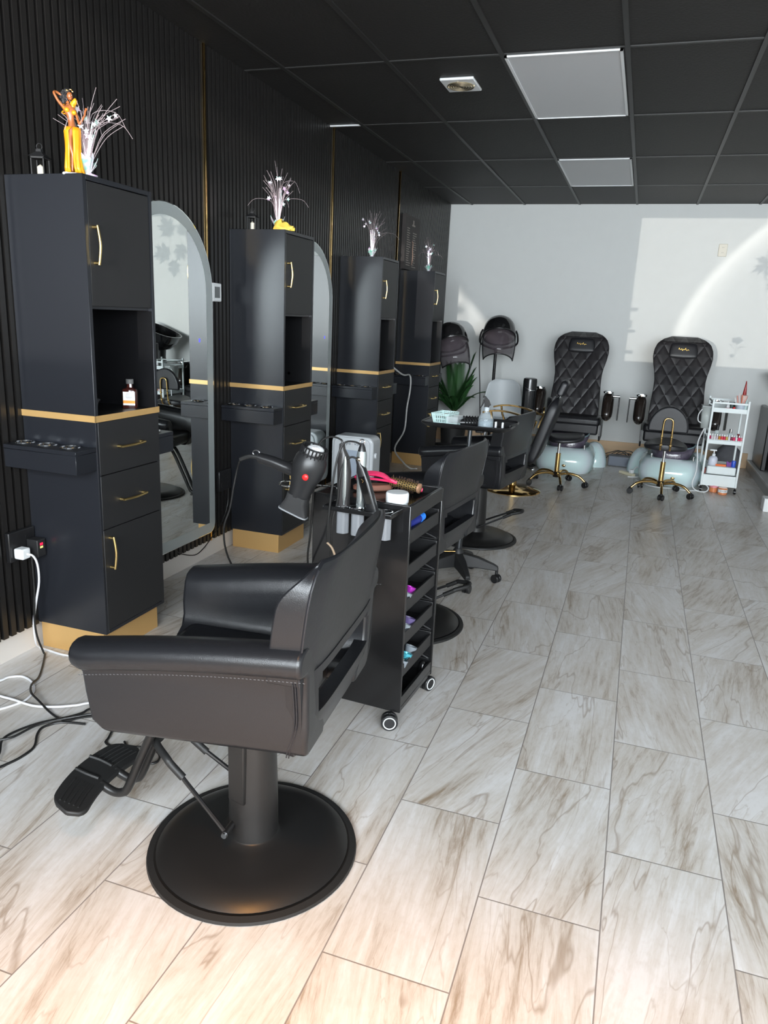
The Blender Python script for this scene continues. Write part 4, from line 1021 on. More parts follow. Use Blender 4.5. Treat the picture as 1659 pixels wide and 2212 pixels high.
obj('lid', MB().lathe([(.039, .022), (.040, .024), (.040, .052), (.037, .057), (.02, .0575)], n=36), white_pl, t)
t = tag(obj('card', MB().box(-.05, .05, -.02, .02, 0, .002), mat('pinkish paper', (0.55, 0.45, 0.45), 0.6), loc=(-.84, 2.42, .8085)), 'flat pinkish card lying behind the white jar on the trolley', 'card')
t.rotation_euler = (0, 0, R(-10))
# shelf contents
bl = mat('bright blue plastic', (0.01, 0.05, 0.75), 0.3)
t = thing('round_brush', 'bright blue round brush in the top shelf of the trolley', 'brush', (-.688, 2.42, .748), R(4))
obj('barrel', MB().cyl((-.02, -.06, 0), (.015, .05, .012), .016, None, 18), mat('blue black netting', (0.01, 0.02, 0.20), 0.5, bump=1, bscale=200, bdist=.004), t)
obj('end_cap', MB().cyl((.012, .040, .011), (.020, .068, .014), .0175, .015, 18), mat('light blue cap', (0.02, 0.22, 0.85), 0.3), t)
vi = [mat('violet metal', (0.42, 0.03, 0.45), 0.3, 0.4), mat('grey plastic ring', (0.22, 0.25, 0.28), 0.4), mat('teal sheen', (0.08, 0.45, 0.55), 0.3, 0.3), mat('purple grey', (0.12, 0.09, 0.22), 0.35)]
cups = [((-.705, 2.42, .468), .021, 0, 'violet thimble-shaped roller in the third trolley shelf'), ((-.70, 2.365, .464), .019, 1, 'grey roller in front of the violet one on the third trolley shelf'),
        ((-.705, 2.43, .344), .024, 3, 'large dark purple roller on the fourth trolley shelf'), ((-.70, 2.375, .340), .018, 1, 'small grey roller nearest the edge of the fourth trolley shelf'),
        ((-.70, 2.46, .218), .024, 1, 'grey roller farthest back on the lowest trolley shelf'), ((-.70, 2.405, .214), .022, 2, 'teal-sheen roller in the middle of the lowest trolley shelf'), ((-.695, 2.35, .210), .017, 1, 'small grey roller at the near end of the lowest trolley shelf')]
for k, (p, r_, mi, lab) in enumerate(cups):
    t = thing('hair_roller', lab, 'roller', (p[0]+.012, p[1], p[2]+.004), 0, 'hair rollers in the trolley shelves'); t.rotation_euler = (R(-18), R(12), 0)
    obj('cup', MB().lathe([(r_*.55, 0), (r_*.8, .02), (r_, .040), (r_*.82, .040), (r_*.65, .02), (r_*.4, .006)], n=24), vi[mi], t)
    obj('inner_ring', MB().tube([(r_*.58*cos(2*pi*i/20), r_*.58*sin(2*pi*i/20), .030) for i in range(20)], .0035, 6, 1, True), vi[(mi+2) % 3], t)

# ================================================================== SMALL TRAY STAND
t = thing('tray_stand', 'black tool tray on a pole and five wheeled legs beside second chair', 'trolley', (-.855, 3.99, 0))
tx, ty, tz = -.86+.855, 4.10-3.99, .875
m = MB()
m.loft([[(tx+x, ty+y_, z) for x, y_ in sup(a, b_, 7, 40)] for a, b_, z in ((.225, .165, tz), (.242, .182, tz+.012), (.252, .192, tz+.022))])
rim = MB(); rim.tube([(tx+x, ty+y_, tz+.024) for x, y_ in sup(.250, .190, 7, 40)], .0045, 8, 1, True)
tr = MB()
ro, ri = [(tx+x, ty+y_, tz+.024) for x, y_ in sup(.250, .190, 7, 40)], [(tx+x, ty+y_, tz+.006) for x, y_ in sup(.230, .170, 7, 40)]
bo, bi = [(tx+x, ty+y_, tz+.020) for x, y_ in sup(.254, .194, 7, 40)], [(tx+x, ty+y_, tz) for x, y_ in sup(.228, .168, 7, 40)]
tr.add(ro+ri+bo+bi, [(i, (i+1) % 40, 40+(i+1) % 40, 40+i) for i in range(40)]+[(80+i, 80+(i+1) % 40, 120+(i+1) % 40, 120+i) for i in range(40)]+[(i, (i+1) % 40, 80+(i+1) % 40, 80+i) for i in range(40)]+[tuple(range(40, 80)), tuple(range(120, 160))])
to = obj('tray', tr, bpl, t); obj('rolled_rim', rim, bpl, to)
obj('pole', MB().cyl((0.0, 0, .16), (tx+.01, ty*.6, tz), .0125, None, 16).cyl((0, 0, .14), (0.004, .03, .46), .019, None, 16), mat('dark steel tube', (0.06, 0.065, 0.07), 0.25, 0.8), t)
hub = MB().lathe([(.038, .085), (.04, .10), (.032, .17), (.02, .19)], n=24)
obj('hub', hub, bpl_m, t)
obj('foot_lever', MB().cyl((-.01, -.03, .175), (-.09, -.07, .175), .0055, None, 10), gold, t)
for k in range(5):
    a = R(-62+72*k); d = Vector((cos(a), sin(a), 0)); u = Vector((-d.y, d.x, 0))
    def sec(r_, z0, z1, w_): p = d*r_; return [p+u*w_+Vector((0, 0, z0)), p-u*w_+Vector((0, 0, z0)), p-u*w_*.8+Vector((0, 0, z1)), p+u*w_*.8+Vector((0, 0, z1))]
    lg = obj('leg', MB().loft([sec(.02, .085, .165, .030), sec(.12, .085, .145, .026), sec(.21, .075, .112, .018), sec(.235, .075, .098, .016)]), bpl_m, t, bevel=.005)
    c = d*.228; m = MB()
    m.cyl(c+Vector((0, 0, .05)), c+Vector((0, 0, .09)), .009)
    wd = Vector((cos(a+.9), sin(a+.9), 0))
    for sg in (-1, 1): m.cyl(c+wd*sg*.004+Vector((0, 0, .025)), c+wd*sg*.020+Vector((0, 0, .025)), .025, None, 20)
    m.prism([(0, 0)], 0, 0, 0) if False else None
    obj('caster', m, bpl, lg, bevel=.002)
# things on the tray
ZT = .8815
mint = mat('pale mint plastic', (0.60, 0.78, 0.76), 0.35)
t = thing('basket', 'small pale slotted plastic basket at the left end of the tray', 'basket', (-1.005, 4.08, ZT), R(-8))
def rect(a, b_, z, c=(0, 0)): return [(c[0]+x, c[1]+y_, z) for x, y_ in ((-a, -b_), (a, -b_), (a, b_), (-a, b_))]
bk = MB(); H0 = .060; a0, b0, a1, b1 = .040, .060, .052, .075
# slotted walls from bars
def lerp3(p, q_, s_): return tuple(p[i]+(q_[i]-p[i])*s_ for i in range(3))
lo, hi = rect(a0, b0, 0), rect(a1, b1, H0)
for e in range(4):
    p0, p1, q0, q1 = lo[e], lo[(e+1) % 4], hi[e], hi[(e+1) % 4]
    bk.tube([q0, q1], .003, 6, 1); bk.tube([p0, p1], .003, 6, 1)
    for s_ in (.0, .06, .12, .19, .31, .43, .55, .67, .79, .88, .94): bk.tube([lerp3(p0, p1, s_), lerp3(q0, q1, s_)], .0032, 5, 1)
    for h_ in (.15, .5, .85): bk.tube([lerp3(p0, q0, h_), lerp3(p1, q1, h_)], .0034, 5, 1)
bk.add([*rect(a0, b0, 0), *rect(a0, b0, .002)], [(3, 2, 1, 0), (4, 5, 6, 7)])
obj('slotted_body', bk, mint, t)
obj('clips_inside', MB().tube([(-.02, -.03, .035), (.0, .0, .05), (.02, .03, .038)], .006, 6, 3).tube([(-.02, .03, .035), (.01, .0, .045), (.03, -.03, .038)], .005, 6, 3), mat('tan wooden clips', (0.35, 0.24, 0.16), 0.6), t)
t = thing('clear_container', 'small clear plastic container right of the slotted basket', 'container', (-.925, 4.0, ZT), R(-10))
obj('base', MB().loft([rect(.030, .045, 0), rect(.033, .048, .02)]), mint, t)
obj('clear_lid', MB().loft([rect(.030, .045, .02), rect(.036, .052, .055)]), clear, t)
t = thing('hair_clipper', 'black hair clipper wrapped in its own cord on the tray', 'clipper', (-.84, 4.03, ZT+.022), R(25))
obj('body', MB().lathe([(.016, -.07), (.022, -.05), (.021, .03), (.019, .07), (.012, .082)], n=20, rotm=Matrix.Rotation(pi/2, 3, 'Y')), bpl, t)
cc = MB()
for k in range(6): cc.tube([(-.045+.016*k+.006*sin(j), .030*cos(2*pi*j/14), .030*sin(2*pi*j/14)+.006) for j in range(14)], .0032, 6, 1, True)
obj('coiled_cord', cc, cordb, t)
t = thing('spray_bottle', 'clear water spray bottle with black trigger on the tray', 'bottle', (-.755, 3.99, ZT))
obj('bottle', MB().lathe([(.040, 0), (.042, .004), (.042, .055), (.038, .068), (.024, .082), (.012, .088), (.011, .100)], n=32), mat('clear bottle plastic', (0.70, 0.80, 0.85), 0.03, alpha=0.22), t)
obj('water', MB().lathe([(.038, .003), (.0395, .006), (.0395, .045)], n=32), mat('bottle water', (0.45, 0.60, 0.70), 0.02, alpha=0.25), t)
obj('collar', MB().lathe([(.014, .098), (.014, .116), (.010, .120)], n=20), mat('clear grey collar', (0.5, 0.55, 0.58), 0.2), t)
tg = MB()
tg.prism([(-.014, .118), (.010, .118), (.014, .128), (.022, .130), (.010, .155), (-.010, .176), (-.022, .180), (-.024, .170), (-.016, .165), (-.014, .145), (-.013, .13)], 1, -.008, .008)
tg.prism([(-.016, .158), (-.012, .150), (-.024, .125), (-.034, .112), (-.036, .114), (-.026, .135), (-.021, .16)], 1, -.005, .005)
obj('trigger_head', tg, bpl, t, bevel=.0015)
t = thing('clip_box', 'flat black box with two white clips at the right end of the tray', 'box', (-.67, 4.07, ZT), R(-12))
obj('body', MB().box(-.060, .060, -.055, .055, 0, .004).box(-.060, -.056, -.055, .055, 0, .03).box(.056, .060, -.055, .055, 0, .03).box(-.06, .06, .051, .055, 0, .03), bpl, t, bevel=.001)
obj('white_clip', MB().box(-.034, -.022, -.05, -.038, .004, .040), white_pl, t, bevel=.005)
obj('white_clip', MB().box(.006, .018, -.05, -.038, .004, .040), white_pl, t, bevel=.005)
t = tag(obj('hair_pin', MB().tube([(-.03, 0, 0), (-.01, .004, .003), (.01, -.004, .002), (.03, 0, 0)], .0035, 6, 3), red_pl, loc=(-.80, 3.945, ZT+.003)), 'small red clip lying at the near edge of the tray', 'clip')
# ================================================================== VACUUM BY THE SECOND MIRROR
t = thing('floor_vacuum', 'white upright stationary vacuum bin with grey lettering by the second mirror', 'vacuum', (-2.03, 5.30, 0))
def vout(w_, h_, c_=0.0, b_=0.02):
    P = [(-w_, b_), (w_, b_)]
    n = 9
    for i in range(n+1):
        a = pi/2*i/n; P.append((w_-.055+.055*cos(a), h_-.055+.055*sin(a)+.0))
    for i in range(n+1):
        a = pi/2+pi/2*i/n; P.append((-w_+.055+.055*cos(a), h_-.055+.055*sin(a)))
    return P
obj('body', MB().prism(vout(.172, .545), 1, 0.012, .19), gloss_w, t, bevel=.012, seg=3)
obj('front_cover', MB().prism(vout(.148, .535, 0, .03), 1, -0.004, .02), gloss_w, t, bevel=.006, seg=3)
obj('window_panel', MB().prism(vout(.09, .44, 0, .07), 1, -0.006, -0.002), mat('pale blue grey panel', (0.45, 0.52, 0.62), 0.25), t)
s_ = MB()
for sg in (-1, 1): s_.cyl((sg*.168, .07, .40), (sg*.186, .07, .40), .024, .020, 20)
obj('side_knob', s_, gloss_w, t, bevel=.003)
obj('foot', MB().box(-.15, -.11, .02, .16, 0, .022).box(.11, .15, .02, .16, 0, .022), rubber, t)
text('lettering', 'eye', .036, mat('grey lettering', (0.16, 0.18, 0.20), 0.5), t, (-.038, -.0045, .492), (pi/2, 0, 0), sx=1.3)
text('lettering', 'vac', .036, mat('grey lettering', (0.16, 0.18, 0.20), 0.5), t, (.050, -.0045, .492), (pi/2, 0, 0), sx=1.3)
d_ = MB()
for z in (.484, .492, .500): d_.ball((.004, -.0045, z), .0022, .0008, .0022, 8, 6)
obj('logo_dots', d_, mat('faded pink print', (0.65, 0.35, 0.35), 0.5), t)

# ================================================================== GOLD-ARMED RECLINING CHAIR
t = thing('reclining_chair', 'black reclining salon chair with gold arms and gold disc base', 'chair', (-.95, 6.53, 0))
obj('base_plate', MB().lathe([(.25, 0), (.25, .006), (.235, .014), (.12, .034), (.05, .045), (.04, .05)], n=56), gold, t)
obj('column', MB().cyl((0, 0, .045), (0, 0, .36), .036, .034, 24), gold, t)
obj('seat_cushion', MB().box(-.27, .17, -.23, .23, .36, .47), lea2, t, bevel=.035, seg=5)
def slab(c0, c1, th, w0, w1, e=5, n=10):
    rings = []
    c0, c1 = Vector(c0), Vector(c1); d = (c1-c0).normalized(); nrm = Vector((d.z, 0, -d.x))
    for j in range(n+1):
        s_ = j/n; c = c0+(c1-c0)*s_; w_ = (w0+(w1-w0)*s_)*(1-.25*(max(0, s_-.8)/.2)**2); k = math.sqrt(max(.05, 1-(abs(2*s_-1))**8))
        rings.append([c+nrm*(a*k)+Vector((0, b_, 0)) for a, b_ in sup(th/2, w_, e, 28)])
    return MB().loft(rings)
bk_ = obj('backrest', slab((.15, 0, .27), (.335, 0, .86), .105, .23, .20), lea2, t, sub=1)
obj('headrest', slab((.335, 0, .865), (.385, 0, 1.0), .075, .115, .105, 4), lea2, t, sub=1)
obj('headrest_post', MB().cyl((.325, 0, .82), (.352, 0, .90), .012), chrome, t)
for sg in (-1, 1):
    y_ = .245*sg
    g_ = MB()
    def bar(P, w_=.018, h_=.010):
        rings = []
        Q = [Vector(p) for p in P]
        for i, p in enumerate(Q):
            d = (Q[min(i+1, len(Q)-1)]-Q[max(i-1, 0)]).normalized(); n_ = Vector((-d.z, 0, d.x))
            rings.append([p+n_*h_+Vector((0, w_, 0)), p+n_*h_-Vector((0, w_, 0)), p-n_*h_-Vector((0, w_, 0)), p-n_*h_+Vector((0, w_, 0))])
        g_.loft(rings)
    bar([(-.27+.46*k/10, y_, .700+.030*sin(pi*(k/10)**.8)-.045*(k/10)**2) for k in range(11)], .020, .007)
    bar([(.19, y_, .658), (.165, y_, .60), (.15, y_, .54)], .016, .007)
    bar([(-.20, y_, .712), (-.185, y_, .64), (-.14, y_, .54), (-.10, y_, .44)], .016, .007)
    obj('gold_arm', g_, gold, t, bevel=.002)
obj('front_pad', MB().loft([[(-.285+x*.9, -.245+y_, z) for x, y_ in sup(.040, .018, 4, 20)] for z in (.52, .58, .64)]), lea2, t, bevel=.006)
obj('recline_lever', MB().cyl((.12, -.25, .27), (.19, -.30, .26), .011, None, 12).ball((.20, -.305, .26), .018), chrome, t)

# ================================================================== BACK WALL: HOODED DRYERS, WHITE CHAIR, PLANT, TOWER
visor_m = mat('smoked dryer visor', (0.12, 0.10, 0.115), 0.06, alpha=0.5)
inner_m = mat('pinkish grey dryer grille', (0.42, 0.35, 0.37), 0.5, bump=0.8, bscale=130, bdist=.004)
def hood_dryer(label, loc, rz, hz, pole_dx, pole_top):
    t = thing('hooded_dryer', label, 'hair dryer', loc, rz, 'black hooded dryers by the back wall')
    q = Matrix.Rotation(R(-29), 3, 'X')
    c = Vector((0, 0, hz))
    prof = [(.172, -.02), (.178, .0), (.178, .05), (.166, .11), (.137, .160), (.095, .192), (.045, .206), (.005, .210)]
    vs = MB()
    vs.lathe(prof, c, 36, 1.0, 1.12, q)
    vs.f.pop(-2)     # open underneath
    o = obj('hood', vs, mat('glossy black hood', (0.012, 0.012, 0.013), 0.1, coat=0.4), t, solid=.006)
    m = MB(); m.tube([c+q@Vector((.178*cos(2*pi*i/36), .178*1.12*sin(2*pi*i/36), -.015)) for i in range(36)], .009, 8, 1, True)
    obj('rim', m, bpl, t)
    m = MB().lathe([(.165, -.01), (.155, .03), (.12, .06), (.01, .075)], c, 32, 1, 1.12, q); m.f.pop(-2)
    obj('inner_grille', m, inner_m, t)
    # visor: open front half ring hanging below
    m = MB(); rings = []
    for s_, z in ((1.0, -.02), (1.01, -.12), (.97, -.22), (.90, -.31)):
        rings.append([c+q@Vector((.178*s_*cos(a), .178*1.12*s_*sin(a), z)) for a in [pi+.15+(pi-.30)*i/22 for i in range(23)]])
    n = 23
    m.add([p for r_ in rings for p in r_], [(j*n+i, j*n+i+1, (j+1)*n+i+1, (j+1)*n+i) for j in range(3) for i in range(n-1)])
    obj('visor', m, visor_m, t, solid=.003)
    m = MB(); m.tube(rings[-1], .007, 8, 1); m.tube([rings[0][0], rings[1][0], rings[2][0], rings[3][0]], .006, 8, 1); m.tube([rings[0][-1], rings[1][-1], rings[2][-1], rings[3][-1]], .006, 8, 1)
    obj('visor_trim', m, bpl, t)
    obj('top_knob', MB().box(.06, .085, -.02, .01, hz+.165, hz+.19), bpl, t, bevel=.003)
    obj('purple_badge', MB().ball(c+q@Vector((0.0, -.105, .150)), .035, .012, .008, 12, 8), mat('purple reflective badge', (0.12, 0.05, 0.25), 0.15, 0.3), t)
    ar = MB(); ar.tube([c+Vector((-.18, .03, .06)), c+Vector((-.205, .04, 0)), c+Vector((-.19, .08, -.10)), Vector((pole_dx, .15, hz-.16))], .011, 8, 4)
    ar.tube([c+Vector((.18, .03, .06)), c+Vector((.205, .04, 0)), c+Vector((.19, .08, -.10)), Vector((pole_dx, .15, hz-.16))], .011, 8, 4)
    obj('yoke', ar, bpl, t)
    p_ = MB().cyl((pole_dx, .15, .06), (pole_dx, .15, hz-.14), .017, None, 16)
    obj('pole', p_, mat('black steel pole', (0.03, 0.03, 0.032), 0.2, 0.7), t)
    for k in range(5):
        a = 2*pi*k/5+.3; d = Vector((cos(a), sin(a), 0)); b_ = Vector((pole_dx, .15, 0))
        l_ = obj('leg', MB().tube([b_+Vector((0, 0, .085)), b_+d*.14+Vector((0, 0, .075)), b_+d*.24+Vector((0, 0, .055))], .013, 8, 2), bpl_m, t)
        obj('caster', MB().cyl(b_+d*.235+Vector((-.014, 0, .026)), b_+d*.235+Vector((.014, 0, .026)), .026, None, 16), bpl_m, l_)
    return t
hdr = hood_dryer('black hooded dryer on a pole behind the white chair', (-1.52, 8.42, 0), R(12), 1.305, -.02, 1.1)
obj('power_cord', MB().tube([(-.18, .04, 1.42-.09), (-.20, .06, 1.2), (-.195, .06, 1.0), (-.17, .06, .75), (-.14, .12, .4), (-.08, .2, .05), (0.05, .25, .006)], .005, 8, 4), cordb, hdr)
hood_dryer('black hooded dryer half hidden behind the farthest station', (-1.965, 8.02, 0), R(38), 1.21, -.06, 1.1)
wh = mat('matte white shell', (0.66, 0.70, 0.72), 0.4)
t = thing('shell_chair', 'white moulded shell chair under the hooded dryer', 'chair', (-1.40, 8.22, 0), R(6))
rings = []
for j in range(15):
    s_ = j/14; z = .40+.43*s_; w_ = .235-.065*s_**1.3; ybk = .22+.07*s_; cu = .10*(1-s_*.55)
    if s_ > .86: w_ *= math.sqrt(max(.15, 1-((s_-.86)/.165)**2))
    rings.append([(w_*u, ybk-cu*u*u+0, z) for u in [-1+2*i/16 for i in range(17)]])
for_seat = []
for j in range(9):
    s_ = j/8; y_ = -.20+.42*s_
    for_seat.append([(.225*u*(1-.1*(1-s_)**2), y_-(.02+.08*s_)*u*u*s_, .405-.015*sin(pi*s_)+.02*u*u+(0 if j < 8 else -.002)) for u in [-1+2*i/16 for i in range(17)]])
allr = for_seat+rings; n = 17
sh_ = MB().add([p for r_ in allr for p in r_], [(j*n+i, j*n+i+1, (j+1)*n+i+1, (j+1)*n+i) for j in range(len(allr)-1) for i in range(n-1)])
obj('seat_shell', sh_, wh, t, solid=.014, sub=1)
for x, y_ in ((-.17, -.14), (.17, -.14), (-.17, .16), (.17, .16)):
    obj('leg', MB().cyl((x*.7, y_*.7, .39), (x*1.1, y_*1.1, 0), .013, .010, 12), mat('grey steel leg', (0.45, 0.47, 0.48), 0.3, 0.7), t)
green = mat('deep green palm leaf', (0.030, 0.095, 0.028), 0.4, var=0.5, bscale=20)
t = thing('potted_palm', 'bushy green palm in a dark pot in the far left corner', 'plant', (-1.985, 8.48, 0))
obj('pot', MB().lathe([(.10, 0), (.13, .01), (.15, .26), (.155, .28), (.14, .28)], n=28), mat('dark plant pot', (0.03, 0.03, 0.03), 0.5), t)
obj('stem', MB().cyl((0, 0, .25), (0, 0, .45), .03, .02, 12), mat('brown palm stem', (0.12, 0.08, 0.05), 0.8), t)
fr_ = MB(); rnd = random.Random(9)
for k in range(24):
    a = rnd.uniform(0, 2*pi); ln_ = rnd.uniform(.5, .78); up_ = rnd.uniform(.55, 1.45)
    d = Vector((cos(a), sin(a)*.55, 0)); P0 = Vector((0, 0, .40))
    sp_ = [P0+d*(ln_*.42*s_*cos(up_*.6)*1.2)+Vector((0, 0, ln_*(sin(up_)*s_*1.15-.45*s_*s_*cos(up_)))) for s_ in [i/9 for i in range(10)]]
    fr_.tube(sp_, .003, 5, 1)
    side = Vector((-d.y, d.x, 0)).normalized()
    for i in range(2, 40):
        s_ = i/40; f = s_*9; j = min(int(f), 8); p = sp_[j].lerp(sp_[j+1], f-j); tg_ = (sp_[j+1]-sp_[j]).normalized()
        for sg in (-1, 1):
            L_ = .17*(1-.55*s_); e_ = p+(side*sg*.55+tg_*.75+Vector((0, 0, -.12))).normalized()*L_; wv = tg_.cross(side).normalized()*.001+tg_*.006
            fr_.add([p-wv, p+wv, (p+e_)*.5+wv*1.3, e_, (p+e_)*.5-wv*1.3], [(0, 1, 2, 3, 4)])
fr_.v = [(max(v[0], -.30), v[1] if v[1] < .48 else .48, v[2]) for v in fr_.v]
obj('fronds', fr_, green, t, flat=True)
t = thing('tower_fan', 'tall black cylindrical tower fan beside left massage chair', 'fan', (-1.045, 7.78, 0))
obj('foot', MB().lathe([(.13, 0), (.135, .008), (.11, .022), (.05, .03)], n=32), bpl, t)
obj('body', MB().lathe([(.062, .025), (.068, .05), (.070, .88), (.066, .905), (.05, .912)], n=36), mat('gloss black tower', (0.015, 0.016, 0.018), 0.2, coat=0.2), t)
m = MB()
for k in range(9): m.box(-.028+.0065*k, -.0245+.0065*k, -.0725, -.066, .10, .78)
obj('grille', m, bpl_m, t)
obj('silver_trim', MB().tube([(-.06, -.038, .83), (-.03, -.064, .815), (0.0, -.0705, .80), (.03, -.066, .79), (.06, -.038, .79)], .004, 6, 3), chrome, t)

# ================================================================== PEDICURE MASSAGE CHAIRS
blackpod = mat('dark glossy brown black pod', (0.022, 0.016, 0.013), 0.18, coat=0.3)
def massage_chair(label, loc, rz=0):
    t = thing('massage_chair', label, 'massage chair', loc, rz, 'quilted pedicure massage chairs at the back wall')
    pts = [(.50, .262), (.60, .262), (.75, .256), (.85, .248), (.95, .248), (1.02, .258), (1.10, .278), (1.18, .291), (1.25, .286), (1.31, .262), (1.35, .225), (1.375, .175), (1.388, .13)]
    def hwz(z):
        for (a, wa), (b_, wb) in zip(pts, pts[1:]):
            if a <= z <= b_: return wa+(wb-wa)*(z-a)/(b_-a)
        return pts[-1][1]
    rings = []; NZ = 34
    for j in range(NZ+1):
        z = .50+(1.388-.50)*j/NZ; w_ = hwz(z); yb = .84+(z-.5)*.30; th = .16*(1-.1*j/NZ); k = 1-.6*smooth(1.33, 1.39, z)
        ring = []
        for i in range(17):
            u = -1+2*i/16; ring.append((u*w_, yb-th*k*(1-.18*abs(u)**6)+.018*(1-abs(u))*1.0-.02*(abs(u)**3), z))
        for i in range(17):
            u = 1-2*i/16; ring.append((u*w_*.97, yb-.01-.03*abs(u)**4, z))
        rings.append(ring)
    o = obj('backrest', MB().loft(rings), quilt_m, t, bevel=.012, seg=3)
    obj('back_shell', MB().loft([[(x, y_+.055+(z-.5)*.30+.80, z) for x, y_ in sup(w_*.9, .05, 4, 24)] for z, w_ in ((.35, .24), (.6, .26), (1.0, .25), (1.2, .28), (1.33, .22))]), bpl, t)
    # headrest pillow and scroll emblem
    hp = MB(); rr = []
    for j in range(11):
        v = -1+.2*j; z = 1.252+.072*v; w_ = .137*(1-.12*max(0, v))*(1 if abs(v) < .85 else .93)
        rr.append([(x, .905+(z-1.2)*.30+y_, z-.010*(1-(x/.14)**2)*(1 if v < 0 else -1)*abs(v)) for x, y_ in sup(w_, .026*math.sqrt(max(.12, 1-abs(v)**6)), 4, 28)])
    h = obj('headrest_pillow', MB().loft(rr), lea2, t, bevel=.004)
    em_ = MB(); P = []
    for i in range(60):
        s_ = i/59; P.append((-.050+.10*s_, .889, 1.262+.0055*sin(s_*30)+.004*sin(s_*13)+(.009 if i in (2, 3, 17, 18, 19, 37, 38, 39) else 0)))
    em_.tube(P, .0017, 5, 1)
    obj('gold_emblem', em_, mat('gold embroidery', (0.80, 0.50, 0.08), 0.35, 0.3), h)
    # seat
    obj('seat_cushion', MB().box(-.30, .30, .40, .80, .44, .535), lea2, t, bevel=.035, seg=4)
    obj('seat_front', MB().box(-.29, .29, .385, .44, .36, .47), lea2, t, bevel=.02, seg=3)
    sk_ = MB()
    for sg in (-1, 1): sk_.prism([(.38, .47), (.82, .50), (.85, .30), (.42, .30), (.36, .36)], 0, sg*.31-.008, sg*.31+.008)
    obj('side_skirt', sk_, lea2, t)
    for sg in (-1, 1):
        rings = []
        for j in range(13):
            v = -1+j/6; z = .655+.145*v; k = math.sqrt(max(.12, 1-abs(v)**5))
            rings.append([(sg*.355+x, .58+.05*v+y_, z) for x, y_ in sup(.058*k, .17*k, 3, 24)])
        a = obj('armrest', MB().loft(rings), blackpod, t)
        obj('silver_panel', MB().loft([[(sg*.352+x, .50+y_, z) for x, y_ in sup(r_, .085, 4, 24)] for r_, z in ((.050, .795), (.052, .812), (.040, .818))]), chrome, a)
        tr_ = MB(); tr_.prism([(.50, .52), (.64, .50), (.66, .74), (.50, .76)], 0, sg*.462-.006, sg*.462+.006)
        obj('fold_down_tray', tr_, bpl, a, bevel=.004)
        obj('tray_hinge', MB().cyl((sg*.40, .50, .765), (sg*.465, .50, .765), .014, None, 12), chrome, a)
    # tub
    rings = []
    for z, a, b_, cy in ((0, .27, .33, .36), (.03, .288, .35, .36), (.10, .30, .365, .36), (.17, .295, .36, .37), (.225, .265, .33, .38), (.25, .225, .29, .40)):
        rings.append([(x, cy+y_, z) for x, y_ in sup(a, b_, 3.2, 44)])
    for z, a, b_, cy in ((.24, .205, .27, .41), (.18, .17, .23, .41), (.13, .12, .17, .41)):
        rings.append([(x, cy+y_, z) for x, y_ in sup(a, b_, 2.6, 44)])
    tb = obj('foot_tub', MB().loft(rings), pearl_m, t)
    for sg in (-1, 1):
        sh2 = MB(); rr = []
        for j in range(9):
            a = pi/2*j/8; r_ = .135*cos(a)+.008; z = .25*sin(a)
            rr.append([(sg*.265+x*(1.0), .70+y_, z) for x, y_ in sup(r_, r_*1.15, 2.4, 28)])
        sh2.loft(rr)
        obj('shell_wing', sh2, pearl_m, t)
    # glittery basin liner rising at the back
    rr = []
    for z, a, b_, cy in ((.20, .14, .14, .42), (.28, .185, .20, .42), (.33, .205, .22, .44), (.385, .215, .22, .46)):
        rr.append([(x, cy+y_, z-.055*max(0, -(y_)/.22)) for x, y_ in sup(a, b_, 2.6, 40)])
    nn = 40
    bw = MB().add([p for r_ in rr for p in r_], [(j*nn+i, j*nn+(i+1) % nn, (j+1)*nn+(i+1) % nn, (j+1)*nn+i) for j in range(3) for i in range(nn)]+[tuple(range(nn))[::-1]])
    b_ = obj('glitter_basin', bw, glitter, t, solid=.012)
    obj('basin_rim', MB().tube([(x, .46+y_, .388-.055*max(0, -y_/.22)) for x, y_ in sup(.217, .222, 2.6, 40)], .008, 8, 1, True), mat('iridescent rim', (0.35, 0.5, 0.55), 0.12, 0.5), b_)
    f = MB(); f.tube([(.0, .62, .33), (.0, .60, .41), (-.02, .54, .43), (-.03, .50, .40)], .013, 10, 4)
    for sg in (-1, 1): f.cyl((sg*.19, .16, .22), (sg*.19, .155, .285), .013, .010, 14)
    obj('taps', f, chrome, t)
    obj('gold_medallion', MB().ball((.02, -.012, .085), .018, .005, .014, 12, 8), gold, tb)
    obj('foot_pad', MB().box(-.10, .10, .56, .64, .34, .40), lea2, t, bevel=.02)
    return t
massage_chair('left quilted black pedicure massage chair, behind the reclining chair', (-.622, 7.55, 0), R(0))
massage_chair('right quilted black pedicure massage chair, next to the white cart', (.405, 7.46, 0), R(0))

